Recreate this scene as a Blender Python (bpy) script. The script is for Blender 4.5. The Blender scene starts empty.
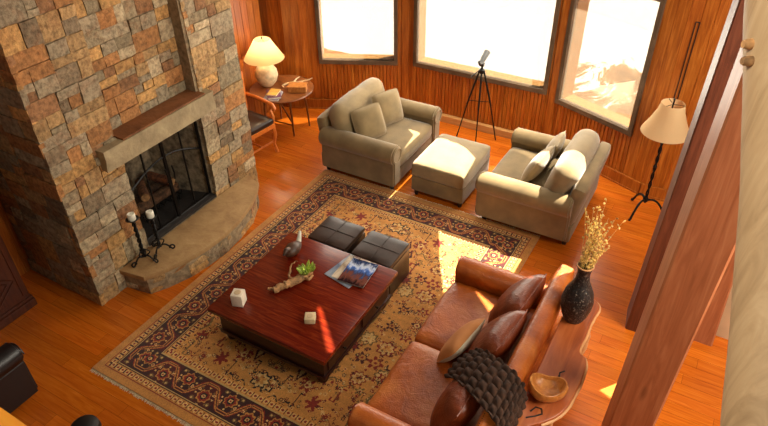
import bpy, bmesh, math, random
import numpy as np
from mathutils import Vector, Matrix, Euler, noise
random.seed(7)
PI = math.pi
S = bpy.context.scene
COL = S.collection

# ------------------------------------------------------------------ camera
cam_d = bpy.data.cameras.new('camera'); cam = bpy.data.objects.new('camera', cam_d); COL.objects.link(cam)
RIGHT = Vector((0.868, 0.496, -0.013)); DOWN = Vector((0.288, -0.525, -0.8)); FWD = Vector((-0.404, 0.691, -0.599))
FWD.normalize(); RIGHT = (RIGHT - FWD * RIGHT.dot(FWD)).normalized(); UP = RIGHT.cross(FWD).normalized()
mw = Matrix((RIGHT, UP, -FWD)).transposed().to_4x4(); mw.translation = (0, 0, 4.3)
cam.matrix_world = mw
cam_d.sensor_width = 36; cam_d.lens = 626.2 * 36 / 768; cam_d.clip_start = 0.05; cam_d.clip_end = 300
S.camera = cam

# ------------------------------------------------------------------ light, exposure
S.view_settings.view_transform = 'Standard'; S.view_settings.look = 'None'
S.view_settings.gamma = 1; S.view_settings.use_curve_mapping = False
S.view_settings.exposure = 0.5
W = bpy.data.worlds.new('sky'); S.world = W; W.use_nodes = True
W.node_tree.nodes['Background'].inputs[0].default_value = (1.0, 0.86, 0.70, 1)
W.node_tree.nodes['Background'].inputs[1].default_value = 0.10
SUN = Vector((-0.42, -0.62, -1.0))
sd = bpy.data.lights.new('sun', 'SUN'); sd.energy = 20.0; sd.angle = math.radians(0.25); sd.color = (1.0, 0.91, 0.74)
so = bpy.data.objects.new('sun', sd); COL.objects.link(so); so.location = (3, 12, 14)
so.rotation_euler = SUN.to_track_quat('-Z', 'Y').to_euler()
def area(name, loc, target, sx, sy, energy, color):
    d = bpy.data.lights.new(name, 'AREA'); d.shape = 'RECTANGLE'; d.size = sx; d.size_y = sy; d.energy = energy; d.color = color
    o = bpy.data.objects.new(name, d); COL.objects.link(o); o.location = loc
    o.rotation_euler = (Vector(target) - Vector(loc)).to_track_quat('-Z', 'Y').to_euler()
    return o
DAY = (1.0, 0.91, 0.76)
area('daylight_window_center', (-2.8, 7.05, 1.6), (-2.6, 3.0, 0.4), 1.8, 1.5, 42, DAY)
area('daylight_window_left', (-4.4, 6.8, 1.6), (-3.2, 3.0, 0.4), 0.9, 1.5, 22, DAY)
area('daylight_window_right', (-1.3, 6.9, 1.7), (-2.2, 3.0, 0.4), 0.95, 1.5, 28, DAY)
area('daylight_upper_gable', (-1.6, 6.4, 5.2), (-3.4, 2.0, 0.6), 3.0, 2.4, 50, DAY)  # added fill lamp high by the bay, no window of its own
area('daylight_right_windows', (2.6, 3.4, 3.6), (-4.5, 3.9, 1.6), 2.4, 2.0, 215, DAY)  # added off-view fill to brighten the fireplace front
area('loft_daylight', (-2.2, -1.4, 6.2), (0.5, 2.0, 3.2), 1.4, 1.2, 17, DAY).data.spread = math.radians(55)  # added unseen fill aimed at the near log and timbers

ll = bpy.data.lights.new('loft_lamp', 'POINT'); ll.energy = 4; ll.color = (1.0, 0.82, 0.55); ll.shadow_soft_size = 0.1  # added unseen point light to brighten the loft rail
lo_ = bpy.data.objects.new('loft_lamp', ll); COL.objects.link(lo_); lo_.location = (-1.35, -0.45, 4.1)
# ------------------------------------------------------------------ helpers
def lin(c):
    return tuple(((v / 255) / 12.92 if v / 255 <= 0.04045 else ((v / 255 + 0.055) / 1.055) ** 2.4) for v in c)
def rgba(c): return (*lin(c), 1)

class MB:
    def __init__(s): s.v = []; s.f = []; s.t = []; s.m = []
    def add(s, vs, fs, tint=(1, 1, 1), mat=0, mtx=None):
        n = len(s.v)
        for p in vs:
            p = Vector(p); s.v.append(tuple(mtx @ p if mtx else p))
        for f in fs:
            s.f.append(tuple(n + i for i in f)); s.t.append(tint); s.m.append(mat)
    def bm(s, b, tint=(1, 1, 1), mat=0, mtx=None):
        b.verts.ensure_lookup_table(); b.verts.index_update()
        s.add([v.co.copy() for v in b.verts], [[v.index for v in f.verts] for f in b.faces], tint, mat, mtx); b.free()
    def box(s, lo, hi, bev=0.0, tint=(1, 1, 1), mat=0, mtx=None, seg=2):
        b = bmesh.new(); bmesh.ops.create_cube(b, size=1)
        for v in b.verts:
            v.co = Vector([(lo[i] + hi[i]) / 2 + v.co[i] * (hi[i] - lo[i]) for i in range(3)])
        if bev > 0: bmesh.ops.bevel(b, geom=b.edges[:], offset=bev, segments=seg, affect='EDGES', profile=0.6)
        s.bm(b, tint, mat, mtx)
    def lathe(s, prof, n=24, center=(0, 0, 0), tint=(1, 1, 1), mat=0, mtx=None, cap=True):
        vs = []; fs = []
        for r, z in prof:
            for k in range(n):
                a = 2 * PI * k / n; vs.append((center[0] + r * math.cos(a), center[1] + r * math.sin(a), center[2] + z))
        for i in range(len(prof) - 1):
            for k in range(n):
                k2 = (k + 1) % n; fs.append((i * n + k, i * n + k2, (i + 1) * n + k2, (i + 1) * n + k))
        if cap:
            fs.append(tuple(reversed(range(n)))); fs.append(tuple((len(prof) - 1) * n + k for k in range(n)))
        s.add(vs, fs, tint, mat, mtx)
    def tube(s, pts, rad, n=10, tint=(1, 1, 1), mat=0, mtx=None, closed=False, flat=1.0):
        pts = [Vector(p) for p in pts]; m = len(pts)
        rs = rad if isinstance(rad, (list, tuple)) else [rad] * m
        vs = []; fs = []; prev = None
        for i, p in enumerate(pts):
            if closed: t = pts[(i + 1) % m] - pts[i - 1]
            else: t = pts[min(i + 1, m - 1)] - pts[max(i - 1, 0)]
            t.normalize()
            if prev is None:
                a = Vector((0, 0, 1)) if abs(t.z) < 0.9 else Vector((1, 0, 0)); nrm = t.cross(a).normalized()
            else:
                nrm = prev - t * prev.dot(t)
                nrm = nrm.normalized() if nrm.length > 1e-6 else t.orthogonal().normalized()
            prev = nrm; bi = t.cross(nrm)
            for k in range(n):
                a = 2 * PI * k / n; vs.append(p + nrm * (rs[i] * math.cos(a)) + bi * (rs[i] * flat * math.sin(a)))
        for i in range(m if closed else m - 1):
            j = (i + 1) % m
            for k in range(n):
                k2 = (k + 1) % n; fs.append((i * n + k, i * n + k2, j * n + k2, j * n + k))
        if not closed:
            fs.append(tuple(reversed(range(n)))); fs.append(tuple((m - 1) * n + k for k in range(n)))
        s.add(vs, fs, tint, mat, mtx)
    def prism(s, poly, z0, z1, bev=0.0, tint=(1, 1, 1), mat=0, mtx=None, seg=2):
        b = bmesh.new(); vs = [b.verts.new((x, y, z0)) for x, y in poly]; f = b.faces.new(vs)
        r = bmesh.ops.extrude_face_region(b, geom=[f])
        for e in r['geom']:
            if isinstance(e, bmesh.types.BMVert): e.co.z = z1
        bmesh.ops.recalc_face_normals(b, faces=b.faces[:])
        if bev > 0:
            ed = [e for e in b.edges if abs(e.verts[0].co.z - e.verts[1].co.z) < 1e-6]
            bmesh.ops.bevel(b, geom=ed, offset=bev, segments=seg, affect='EDGES', profile=0.6)
        s.bm(b, tint, mat, mtx)
    def cushion(s, size, r, puff=(0, 0, 0), n=10, mtx=None, tint=(1, 1, 1), wrinkle=0.0, seed=0):
        """rounded box of full size, puffed on each axis"""
        b = bmesh.new(); bmesh.ops.create_cube(b, size=2)
        bmesh.ops.subdivide_edges(b, edges=b.edges[:], cuts=n, use_grid_fill=True)
        h = Vector(size) / 2
        for v in b.verts:
            c = v.co.copy()
            p = Vector((c.x * h.x, c.y * h.y, c.z * h.z))
            q = Vector([max(-(h[i] - r), min(h[i] - r, p[i])) for i in range(3)])
            d = p - q
            if d.length > 1e-9:
                e = Vector([abs(c[i]) ** 3 * (1 if c[i] > 0 else -1) if False else c[i] for i in range(3)])
                d = d.normalized() * r if d.length > 1e-9 else d
            p = q + d
            w = [(1 - min(1, abs(c[i])) ** 2.2) for i in range(3)]
            p.x *= 1 + puff[0] * w[1] * w[2]; p.y *= 1 + puff[1] * w[0] * w[2]; p.z *= 1 + puff[2] * w[0] * w[1]
            if wrinkle:
                nn = noise.noise(Vector((p.x * 6 + seed, p.y * 6, p.z * 6))) + 0.5 * noise.noise(Vector((p.x * 15 + seed, p.y * 15, p.z * 15)))
                p += p.normalized() * wrinkle * nn
            v.co = p
        s.bm(b, tint, 0, mtx)
    def pillow(s, w, h, t, n=14, mtx=None, seed=0, tint=(1, 1, 1), tint2=None, wr=0.006):
        """knife-edge pillow in local xz plane (w along x, h along z), thickness along y"""
        vs = []; fs = []; N = n + 1
        for side in (1, -1):
            for j in range(N):
                for i in range(N):
                    x = -1 + 2 * i / n; z = -1 + 2 * j / n
                    th = ((1 - abs(x) ** 2.6) * (1 - abs(z) ** 2.6)) ** 0.55
                    px = x * (1 - 0.03 * (1 - z * z) - .08 * z ** 4) * w / 2; pz = z * (1 - 0.03 * (1 - x * x) - .08 * x ** 4) * h / 2
                    nn = noise.noise(Vector((px * 9 + seed, pz * 9, side)))
                    vs.append((px, side * (t / 2 * th + wr * nn * th), pz))
        for k in range(2):
            o = k * N * N
            for j in range(n):
                for i in range(n):
                    q = (o + j * N + i, o + j * N + i + 1, o + (j + 1) * N + i + 1, o + (j + 1) * N + i)
                    fs.append(q if k else tuple(reversed(q)))
        h2 = n * n
        s.add(vs, fs[:h2], tint, 0, mtx); 
        base = len(s.v) - len(vs)
        for f in fs[h2:]:
            s.f.append(tuple(base + i for i in f)); s.t.append(tint2 or tint); s.m.append(0)
        # weld the two rims
    def build(s, name, mats, parent=None, loc=None, rot=None, smooth=40, weld=True):
        me = bpy.data.meshes.new(name); me.from_pydata(s.v, [], s.f)
        at = me.color_attributes.new('tint', 'FLOAT_COLOR', 'CORNER')
        arr = []
        for f, t in zip(s.f, s.t): arr.extend([t[0], t[1], t[2], 1.0] * len(f))
        at.data.foreach_set('color', arr)
        for m in (mats if isinstance(mats, (list, tuple)) else [mats]): me.materials.append(m)
        me.polygons.foreach_set('material_index', s.m)
        if weld:
            b = bmesh.new(); b.from_mesh(me); bmesh.ops.remove_doubles(b, verts=b.verts[:], dist=1e-5)
            bmesh.ops.recalc_face_normals(b, faces=b.faces[:]); b.to_mesh(me); b.free()
        if smooth:
            me.polygons.foreach_set('use_smooth', [True] * len(me.polygons))
            me.set_sharp_from_angle(angle=math.radians(smooth))
        o = bpy.data.objects.new(name, me); COL.objects.link(o)
        if parent: o.parent = parent
        if loc: o.location = loc
        if rot: o.rotation_euler = rot
        return o

def tag(o, label, cat, group=None):
    o['label'] = label; o['category'] = cat
    if group: o['group'] = group
    return o
def thing(name, label, cat, loc=(0, 0, 0), rz=0.0, group=None):
    o = bpy.data.objects.new(name, None); COL.objects.link(o); o.location = loc; o.rotation_euler = (0, 0, rz)
    o.empty_display_size = 0.1
    return tag(o, label, cat, group)
def struct(o): o['kind'] = 'structure'; return o
def copy_thing(o, loc, rz, label):
    r = o.copy(); COL.objects.link(r); r.location = loc; r.rotation_euler = (0, 0, rz); r['label'] = label
    for ch in list(o.children):
        c = ch.copy(); COL.objects.link(c); c.parent = r
        for g in list(ch.children):
            d = g.copy(); COL.objects.link(d); d.parent = c
    return r
def T(x, y, z, rx=0, ry=0, rz=0):
    return Matrix.Translation((x, y, z)) @ Euler((rx, ry, rz)).to_matrix().to_4x4()

# ------------------------------------------------------------------ materials
class Mat:
    def __init__(s, name):
        s.m = bpy.data.materials.new(name); s.m.use_nodes = True; s.n = s.m.node_tree.nodes; s.l = s.m.node_tree.links
        s.b = s.n['Principled BSDF']
    def node(s, t, **k):
        o = s.n.new(t)
        for a, v in k.items(): setattr(o, a, v)
        return o
    def link(s, a, b): s.l.new(a, b)
    def coords(s, scale=(1, 1, 1), rot=(0, 0, 0)):
        tc = s.node('ShaderNodeTexCoord'); mp = s.node('ShaderNodeMapping'); mp.inputs['Scale'].default_value = scale
        mp.inputs['Rotation'].default_value = rot
        s.link(tc.outputs['Object'], mp.inputs[0]); return mp.outputs[0]
    def noise(s, vec, scale, detail=4, rough=0.55, dist=0.0):
        n = s.node('ShaderNodeTexNoise'); n.inputs['Scale'].default_value = scale; n.inputs['Detail'].default_value = detail
        n.inputs['Roughness'].default_value = rough; n.inputs['Distortion'].default_value = dist
        s.link(vec, n.inputs['Vector']); return n.outputs['Fac']
    def ramp(s, fac, stops):
        r = s.node('ShaderNodeValToRGB'); e = r.color_ramp.elements
        while len(e) < len(stops): e.new(0.5)
        for i, (p, c) in enumerate(stops): e[i].position = p; e[i].color = rgba(c) if len(c) == 3 else c
        s.link(fac, r.inputs[0]); return r.outputs[0]
    def mix(s, fac, a, b, mode='MIX'):
        x = s.node('ShaderNodeMix', data_type='RGBA', blend_type=mode)
        for sock, v in ((x.inputs[0], fac), (x.inputs[6], a), (x.inputs[7], b)):
            if hasattr(v, 'is_output'): s.link(v, sock)
            else: sock.default_value = v if not isinstance(v, tuple) else (v if len(v) == 4 else (*v, 1))
        return x.outputs[2]
    def tint(s, col):
        a = s.node('ShaderNodeAttribute', attribute_name='tint'); return s.mix(1.0, col, a.outputs['Color'], 'MULTIPLY')
    def bump(s, h, strength, dist=0.01):
        b = s.node('ShaderNodeBump'); b.inputs['Strength'].default_value = strength; b.inputs['Distance'].default_value = dist
        s.link(h, b.inputs['Height']); s.link(b.outputs[0], s.b.inputs['Normal'])
    def base(s, c):
        if hasattr(c, 'is_output'): s.link(c, s.b.inputs['Base Color'])
        else: s.b.inputs['Base Color'].default_value = rgba(c)
    def set(s, **k):
        for a, v in k.items(): s.b.inputs[a.replace('_', ' ')].default_value = v
        return s

def wood(name, c1, c2, c3, grain=(1, 12, 12), scale=3.0, rough=0.4, bump=0.15, coat=0.0, knots=False):
    m = Mat(name); v = m.coords(grain)
    n = m.noise(v, scale, 5, 0.6, 1.2)
    col = m.ramp(n, [(0.25, c1), (0.5, c2), (0.75, c3)])
    if knots:
        g = tuple(0.25 + 0.75 * (x / max(grain)) for x in grain)
        v2 = m.coords(g); vo = m.node('ShaderNodeTexVoronoi'); vo.inputs['Scale'].default_value = 3.2; m.link(v2, vo.inputs['Vector'])
        k = m.ramp(vo.outputs['Distance'], [(0.03, (70, 60, 50)), (0.11, (255, 255, 255))]); col = m.mix(0.8, col, k, 'MULTIPLY')
    m.base(m.tint(col)); m.set(Roughness=rough); m.set(Coat_Weight=coat) if coat else None
    if coat: m.set(Coat_Roughness=0.12)
    m.bump(n, bump, 0.004); return m.m
def plain(name, c, rough=0.5, metal=0.0, nscale=8, var=0.15, bump=0.0, bscale=60, **k):
    m = Mat(name); v = m.coords(); n = m.noise(v, nscale, 3)
    lo = tuple(max(0, x * (1 - var)) for x in c); hi = tuple(min(255, x * (1 + var)) for x in c)
    m.base(m.tint(m.ramp(n, [(0.3, lo), (0.7, hi)]))); m.set(Roughness=rough, Metallic=metal); m.set(**k)
    if bump: m.bump(m.noise(v, bscale, 3), bump, 0.003)
    return m.m

M_floor = wood('plank_floor', (174, 80, 13), (198, 100, 20), (212, 118, 33), (0.9, 14, 1), 2.6, 0.27, 0.06)
M_wallv = wood('pine_panelling', (126, 58, 12), (164, 88, 22), (198, 122, 48), (12, 12, 0.8), 2.6, 0.38, 0.1, knots=True)
M_beam_d = wood('dark_timber', (72, 34, 20), (98, 50, 30), (120, 66, 42), (10, 10, 0.8), 2.6, 0.5, 0.2, knots=True)
M_beam_r = wood('red_brown_timber', (142, 82, 48), (168, 102, 64), (188, 126, 84), (10, 10, 0.7), 2.4, 0.5, 0.2, knots=True)
M_log = wood('peeled_log', (144, 116, 82), (172, 142, 104), (190, 162, 124), (10, 10, 0.8), 2.2, 0.6, 0.3)
M_rail = wood('golden_rail_wood', (232, 140, 36), (242, 158, 46), (248, 176, 66), (1, 10, 10), 2.2, 0.4, 0.1)
M_cab = wood('carved_oak', (52, 20, 8), (76, 32, 13), (98, 48, 22), (8, 8, 1), 3, 0.4, 0.2)
M_mahog = wood('mahogany', (72, 14, 4), (104, 25, 7), (136, 50, 16), (1.2, 14, 14), 2.4, 0.24, 0.05, 0.12)
M_mahog.node_tree.nodes['Principled BSDF'].inputs['Specular IOR Level'].default_value = 0.35
M_mahog_d = wood('dark_mahogany', (34, 9, 5), (46, 13, 7), (58, 20, 10), (1.2, 10, 10), 2.4, 0.35, 0.05)
M_walnut = wood('walnut', (96, 52, 22), (126, 72, 34), (150, 92, 50), (1.5, 10, 10), 2.6, 0.32, 0.08)
M_slab = wood('live_edge_wood', (128, 58, 24), (160, 80, 36), (186, 108, 58), (6, 1, 6), 1.8, 0.42, 0.08)
M_slabedge = wood('bark_edge', (176, 120, 72), (200, 146, 94), (214, 166, 116), (5, 2, 5), 3, 0.5, 0.3)  # pale bark tone also stands in for sun on the slab edge
M_bowl = wood('burl_wood', (150, 88, 34), (186, 118, 54), (208, 146, 78), (5, 5, 5), 4, 0.4, 0.1)
M_chairwood = wood('orange_maple', (196, 100, 34), (216, 118, 44), (228, 138, 60), (4, 4, 4), 3, 0.35, 0.05)
M_iron = plain('wrought_iron', (22, 20, 19), 0.45, 0.6, 30, 0.3, 0.2)
M_black = plain('black_feet', (18, 15, 13), 0.5)
M_fabric = plain('sage_chenille', (124, 104, 70), 0.95, 0, 5, 0.10, 0.35, 240, Sheen_Weight=0.5, Sheen_Roughness=0.4)
M_fabric2 = plain('sage_pillow_cloth', (134, 114, 78), 0.95, 0, 5, 0.10, 0.35, 240, Sheen_Weight=0.4)
M_frame = plain('taupe_frame', (92, 74, 56), 0.5)
M_white = plain('white_wax', (236, 226, 204), 0.5)
M_cream = plain('cream_plaster', (206, 180, 142), 0.8, 0, 3, 0.05)
M_dleather = plain('espresso_leather', (46, 33, 26), 0.34, 0, 6, 0.25, 0.25, 140)
M_oxleather = plain('oxblood_leather', (22, 12, 10), 0.4, 0, 6, 0.25, 0.2, 140)
M_firebrick = plain('sooty_firebrick', (150, 134, 108), 0.9, 0, 14, 0.35, 0.6, 40)
M_soot = plain('soot', (34, 28, 24), 0.95, 0, 10, 0.4, 0.4, 40)
M_bark = plain('log_bark', (92, 64, 42), 0.9, 0, 30, 0.45, 0.8, 60)
M_drift = plain('driftwood', (166, 124, 80), 0.7, 0, 26, 0.35, 0.6, 60)
M_green = plain('succulent_green', (150, 172, 64), 0.5, 0, 20, 0.3)
M_duck = plain('carved_duck_wood', (70, 46, 31), 0.45, 0, 30, 0.3)
M_dry = plain('dried_grass', (230, 170, 92), 0.8, 0, 40, 0.3)
_v = Mat('black_pitted_clay'); _c = _v.coords(); _n = _v.noise(_c, 55, 3)
_v.base(_v.ramp(_n, [(0.48, (20, 17, 16)), (0.60, (44, 39, 36)), (0.70, (130, 120, 106))])); _v.set(Roughness=0.42); _v.bump(_n, 0.9, 0.01); M_vase = _v.m
M_knit = plain('dark_brown_yarn', (54, 33, 20), 1.0, 0, 30, 0.3, 0.4, 200)
M_antler = plain('antler', (214, 190, 150), 0.5, 0, 20, 0.15)
M_mortar = plain('mortar', (140, 122, 94), 0.95, 0, 20, 0.2, 0.5, 60)
M_linen = plain('linen_fringe', (214, 190, 150), 0.9, 0, 90, 0.2)

def leather(name, c1, c2, c3):
    m = Mat(name); v = m.coords()
    n = m.noise(v, 3.0, 4, 0.6, 0.6); col = m.ramp(n, [(0.3, c1), (0.52, c2), (0.75, c3)])
    m.base(m.tint(col)); m.set(Roughness=0.36)
    f = m.node('ShaderNodeTexVoronoi'); f.inputs['Scale'].default_value = 90; m.link(v, f.inputs['Vector'])
    big = m.noise(v, 9, 3, 0.5, 1.5); a = m.node('ShaderNodeMath', operation='MULTIPLY_ADD')
    m.link(big, a.inputs[0]); a.inputs[1].default_value = 5.0; m.link(f.outputs['Distance'], a.inputs[2])
    m.bump(a.outputs[0], 0.35, 0.004); return m.m
M_leather = leather('cognac_leather', (138, 60, 14), (174, 88, 24), (202, 120, 52))
M_leather2 = leather('chestnut_leather', (92, 36, 16), (122, 54, 24), (150, 76, 40))

def stone_mat():
    m = Mat('field_stone'); v = m.coords()
    a = m.node('ShaderNodeAttribute', attribute_name='tint')
    n1 = m.noise(v, 7, 6, 0.65, 0.8); n2 = m.noise(v, 26, 5, 0.6)
    rust = m.ramp(n1, [(0.50, (0, 0, 0)), (0.66, (255, 255, 255))])
    f = m.node('ShaderNodeMath', operation='MULTIPLY'); m.link(rust, f.inputs[0]); f.inputs[1].default_value = 0.34
    c = m.mix(f.outputs[0], a.outputs['Color'], rgba((150, 88, 40)))
    sp = m.ramp(n2, [(0.28, (160, 154, 146)), (0.62, (255, 252, 246))]); c = m.mix(1.0, c, sp, 'MULTIPLY')
    m.base(c); m.set(Roughness=0.85); s2 = m.node('ShaderNodeMath', operation='ADD'); m.link(n1, s2.inputs[0]); m.link(n2, s2.inputs[1])
    m.bump(s2.outputs[0], 0.6, 0.02); return m.m
M_stone = stone_mat()
def flag_mat(name, c1, c2, c3):
    m = Mat(name); v = m.coords(); n = m.noise(v, 5, 6, 0.65, 0.5); m.base(m.ramp(n, [(0.3, c1), (0.5, c2), (0.72, c3)]))
    m.set(Roughness=0.75); m.bump(m.noise(v, 18, 5), 0.5, 0.012); return m.m
M_hearth = flag_mat('hearth_sandstone', (140, 106, 66), (164, 128, 82), (180, 146, 98))
M_mantel = flag_mat('mantel_limestone', (134, 118, 88), (160, 142, 108), (182, 164, 126))
M_mantel_top = flag_mat('mantel_rust_stone', (104, 60, 28), (128, 78, 38), (146, 92, 50))

def shade_cloth(name, c, trans, tl):
    m = bpy.data.materials.new(name); m.use_nodes = True; n = m.node_tree.nodes; l = m.node_tree.links; n.remove(n['Principled BSDF'])
    o = n['Material Output']; d = n.new('ShaderNodeBsdfDiffuse'); t = n.new('ShaderNodeBsdfTranslucent'); p = n.new('ShaderNodeBsdfTransparent')
    d.inputs[0].default_value = rgba(c); t.inputs[0].default_value = rgba(c)
    tc = n.new('ShaderNodeTexCoord'); wv = n.new('ShaderNodeTexNoise'); wv.inputs['Scale'].default_value = 120; l.new(tc.outputs['Object'], wv.inputs['Vector'])
    mr = n.new('ShaderNodeMapRange'); mr.inputs[3].default_value = trans - 0.06; mr.inputs[4].default_value = trans + 0.06; l.new(wv.outputs['Fac'], mr.inputs[0])
    m1 = n.new('ShaderNodeMixShader'); m1.inputs[0].default_value = tl; l.new(d.outputs[0], m1.inputs[1]); l.new(t.outputs[0], m1.inputs[2])
    m2 = n.new('ShaderNodeMixShader'); l.new(mr.outputs[0], m2.inputs[0]); l.new(m1.outputs[0], m2.inputs[1]); l.new(p.outputs[0], m2.inputs[2])
    l.new(m2.outputs[0], o.inputs['Surface']); return m
M_sheer = shade_cloth('sheer_solar_shade', (122, 113, 97), 0.44, 0.75)
M_screen = shade_cloth('fire_screen_mesh', (30, 28, 26), 0.85, 0.2)
M_lampshade = shade_cloth('parchment_shade', (232, 200, 146), 0.0, 0.55)
M_lampshade2 = shade_cloth('cream_hide_shade', (226, 196, 150), 0.0, 0.4)
def glass_mat():
    m = Mat('window_glass'); m.set(Roughness=0.02, Transmission_Weight=1.0, IOR=1.0); m.base((250, 250, 250)); m.set(Alpha=0.15); return m.m
M_glass = glass_mat()
def snow_mat():
    m = Mat('snowy_ground'); v = m.coords((1, 0.45, 1)); n = m.noise(v, 1.5, 8, 0.78, 0.8)
    tc = m.node('ShaderNodeTexCoord'); sx = m.node('ShaderNodeSeparateXYZ'); m.link(tc.outputs['Object'], sx.inputs[0])
    mr = m.node('ShaderNodeMapRange'); mr.inputs[1].default_value = -3.3; mr.inputs[2].default_value = -2.5; mr.inputs[3].default_value = 0.22; mr.inputs[4].default_value = -0.05; m.link(sx.outputs[0], mr.inputs[0])
    ad = m.node('ShaderNodeMath', operation='ADD'); m.link(n, ad.inputs[0]); m.link(mr.outputs[0], ad.inputs[1])
    my = m.node('ShaderNodeMapRange'); my.inputs[1].default_value = 11.8; my.inputs[2].default_value = 13.0; my.inputs[3].default_value = 0.0; my.inputs[4].default_value = 0.3; m.link(sx.outputs[1], my.inputs[0])
    a2 = m.node('ShaderNodeMath', operation='ADD'); m.link(ad.outputs[0], a2.inputs[0]); m.link(my.outputs[0], a2.inputs[1]); ad = a2
    m.base(m.ramp(ad.outputs[0], [(0.40, (104, 64, 30)), (0.48, (160, 112, 66)), (0.515, (245, 244, 240))])); m.set(Roughness=0.9); return m.m
M_snow = snow_mat()

# ------------------------------------------------------------------ floor and walls
def rt(base=1.0, var=0.2):
    v = base * (1 + random.uniform(-var, var)); return (v, v * random.uniform(0.94, 1.04), v * random.uniform(0.92, 1.06))
fl = MB(); y = -1.2
while y < 8.6:
    x = -8.2 - random.random() * 1.5
    while x < 4.2:
        L = random.uniform(0.8, 2.4)
        fl.add([(x + .001, y + .001, 0), (x + L - .001, y + .001, 0), (x + L - .001, y + .114, 0), (x + .001, y + .114, 0)], [(0, 1, 2, 3)], rt(1, 0.11)); x += L
    y += 0.115
fl.add([(-10, -1.3, -.004), (5.4, -1.3, -.004), (5.4, 8.7, -.004), (-10, 8.7, -.004)], [(0, 1, 2, 3)], (.18, .16, .14))
fl.add([(-10, -1.3, -.12), (5.4, -1.3, -.12), (5.4, 8.7, -.12), (-10, 8.7, -.12)], [(3, 2, 1, 0)], (.18, .16, .14))
struct(fl.build('floor', M_floor, smooth=0, weld=False))

def boards(mb, u0, u1, z0, z1, w, g=0.007, d=0.006, thick=0.03):
    """vertical tongue-and-groove boards facing -y in wall space"""
    n = max(1, round((u1 - u0) / w)); w = (u1 - u0) / n
    for i in range(n):
        a = u0 + i * w; b = a + w; t = rt(1, 0.16)
        vs = [(a, 0, z0), (b - g, 0, z0), (b - g / 2, d, z0), (b, 0.0, z0)]
        vs += [(p[0], p[1], z1) for p in vs]
        mb.add(vs, [(0, 1, 5, 4), (1, 2, 6, 5), (2, 3, 7, 6)], t)
WALL_T = 0.18
def wall(name, p, ang, length, opening=None, top=2.4, post=True, bead=True):
    """p: wall start; runs along ang (deg) with +x local; room side is local -y"""
    mb = MB()
    if opening:
        a, b, z0, z1 = opening
        boards(mb, 0, a, 0, top, 0.12); boards(mb, b, length, 0, top, 0.12)
        boards(mb, a, b, 0, z0, 0.05, .012, .011); boards(mb, a, b, z1, top, 0.12)
        for lo, hi in (((0, .01, 0), (a, WALL_T, top)), ((b, .01, 0), (length, WALL_T, top)), ((a, .01, 0), (b, WALL_T, z0)), ((a, .01, z1), (b, WALL_T, top))):
            mb.box(lo, hi)
    else:
        boards(mb, 0, length, 0, top, 0.12); mb.box((0, .01, 0), (length, WALL_T, top))
    return struct(mb.build(name, M_wallv, None, (p[0], p[1], 0), (0, 0, math.radians(ang)), smooth=0, weld=False))
def base_board(name, p, ang, length, h=0.15, t=0.025, mat=None):
    mb = MB(); mb.box((0, -t, 0), (length, -0.001, h), 0.006); mb.box((0, -t - .012, 0), (length, -t, 0.02), 0.004)
    return struct(mb.build(name, mat or M_wallv, None, (p[0], p[1], 0), (0, 0, math.radians(ang)), smooth=0))
cB = Vector((-3.88, 7.30)); cD = Vector((-1.765, 7.30)); aB, aD = 25.0, -22.5
LB = 1.68; pB = cB - LB * Vector((math.cos(math.radians(aB)), math.sin(math.radians(aB))))
LD = 1.43; eD = cD + LD * Vector((math.cos(math.radians(aD)), math.sin(math.radians(aD))))
oB = (0.46, 1.57, 0.70, 2.15); oC = (0.13, 2.03, 0.72, 2.15); oD = (0.05, 1.165, 0.655, 2.25)
walls = [wall('wall_back_left', (pB.x - 2.2, pB.y), 0, 2.2), wall('wall_bay_left', pB, aB, LB, oB), wall('wall_bay_center', cB, 0, (cD - cB).x, oC),
         wall('wall_bay_right', cD, aD, LD, oD), wall('wall_back_right', eD, 0, 7.0, bead=False)]
wl = MB(); boards(wl, 0, 6.0, 0, 4.6, 0.12); wl.box((0, .01, 0), (6.0, WALL_T, 4.6))
struct(wl.build('wall_left', M_wallv, None, (-5.62, 0.4, 0), (0, 0, PI / 2), smooth=0, weld=False))
base_board('baseboard_back_left', (pB.x - 2.2, pB.y), 0, 2.2); base_board('baseboard_bay_left', pB, aB, LB)
base_board('baseboard_bay_right', cD, aD, LD); base_board('baseboard_back_right', eD, 0, 3.4)
M_oak = wood('pale_oak', (176, 124, 70), (200, 148, 88), (214, 166, 106), (1, 10, 10), 2.4, 0.4, 0.1)
bc = MB(); bc.box((0.02, -0.07, 0), ((cD - cB).x - .02, -0.001, 0.10), 0.006)
struct(bc.build('baseboard_bay_center', M_oak, None, (cB.x, cB.y, 0), smooth=0))

def window(name, p, ang, op):
    a, b, z0, z1 = op; w = b - a
    e = bpy.data.objects.new(name, None); COL.objects.link(e); e['kind'] = 'structure'
    ca, sa = math.cos(math.radians(ang)), math.sin(math.radians(ang))
    e.location = (p[0] + a * ca, p[1] + a * sa, z0); e.rotation_euler = (0, 0, math.radians(ang)); h = z1 - z0
    f = MB(); k = 0.065
    for lo, hi in (((0, -.03, 0), (w, .05, k)), ((0, -.03, h - k), (w, .05, h)), ((0, -.03, k), (k * .8, .05, h - k)), ((w - k * .8, -.03, k), (w, .05, h - k))): f.box(lo, hi, 0.006)
    f.build('window_frame', M_frame, e, smooth=0)
    j = MB(); q = 0.03
    for lo, hi in (((q, .055, 0.0), (w - q, .29, q)), ((0, .055, 0), (q, .29, h)), ((w - q, .055, 0), (w, .29, h)), ((q, .055, h - q), (w - q, .29, h))): j.box(lo, hi, 0.004)
    j.build('window_jamb', M_oak, e, smooth=0)
    s = MB(); s.box((k * .8 + .002, .018, k + .002), (w - k * .8 - .002, .0195, h - k - .002)); s.build('roller_shade', M_sheer, e, smooth=0)
    return e
window('window_1', pB, aB, oB); window('window_2', cB, 0, oC); window('window_3', cD, aD, oD)
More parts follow.
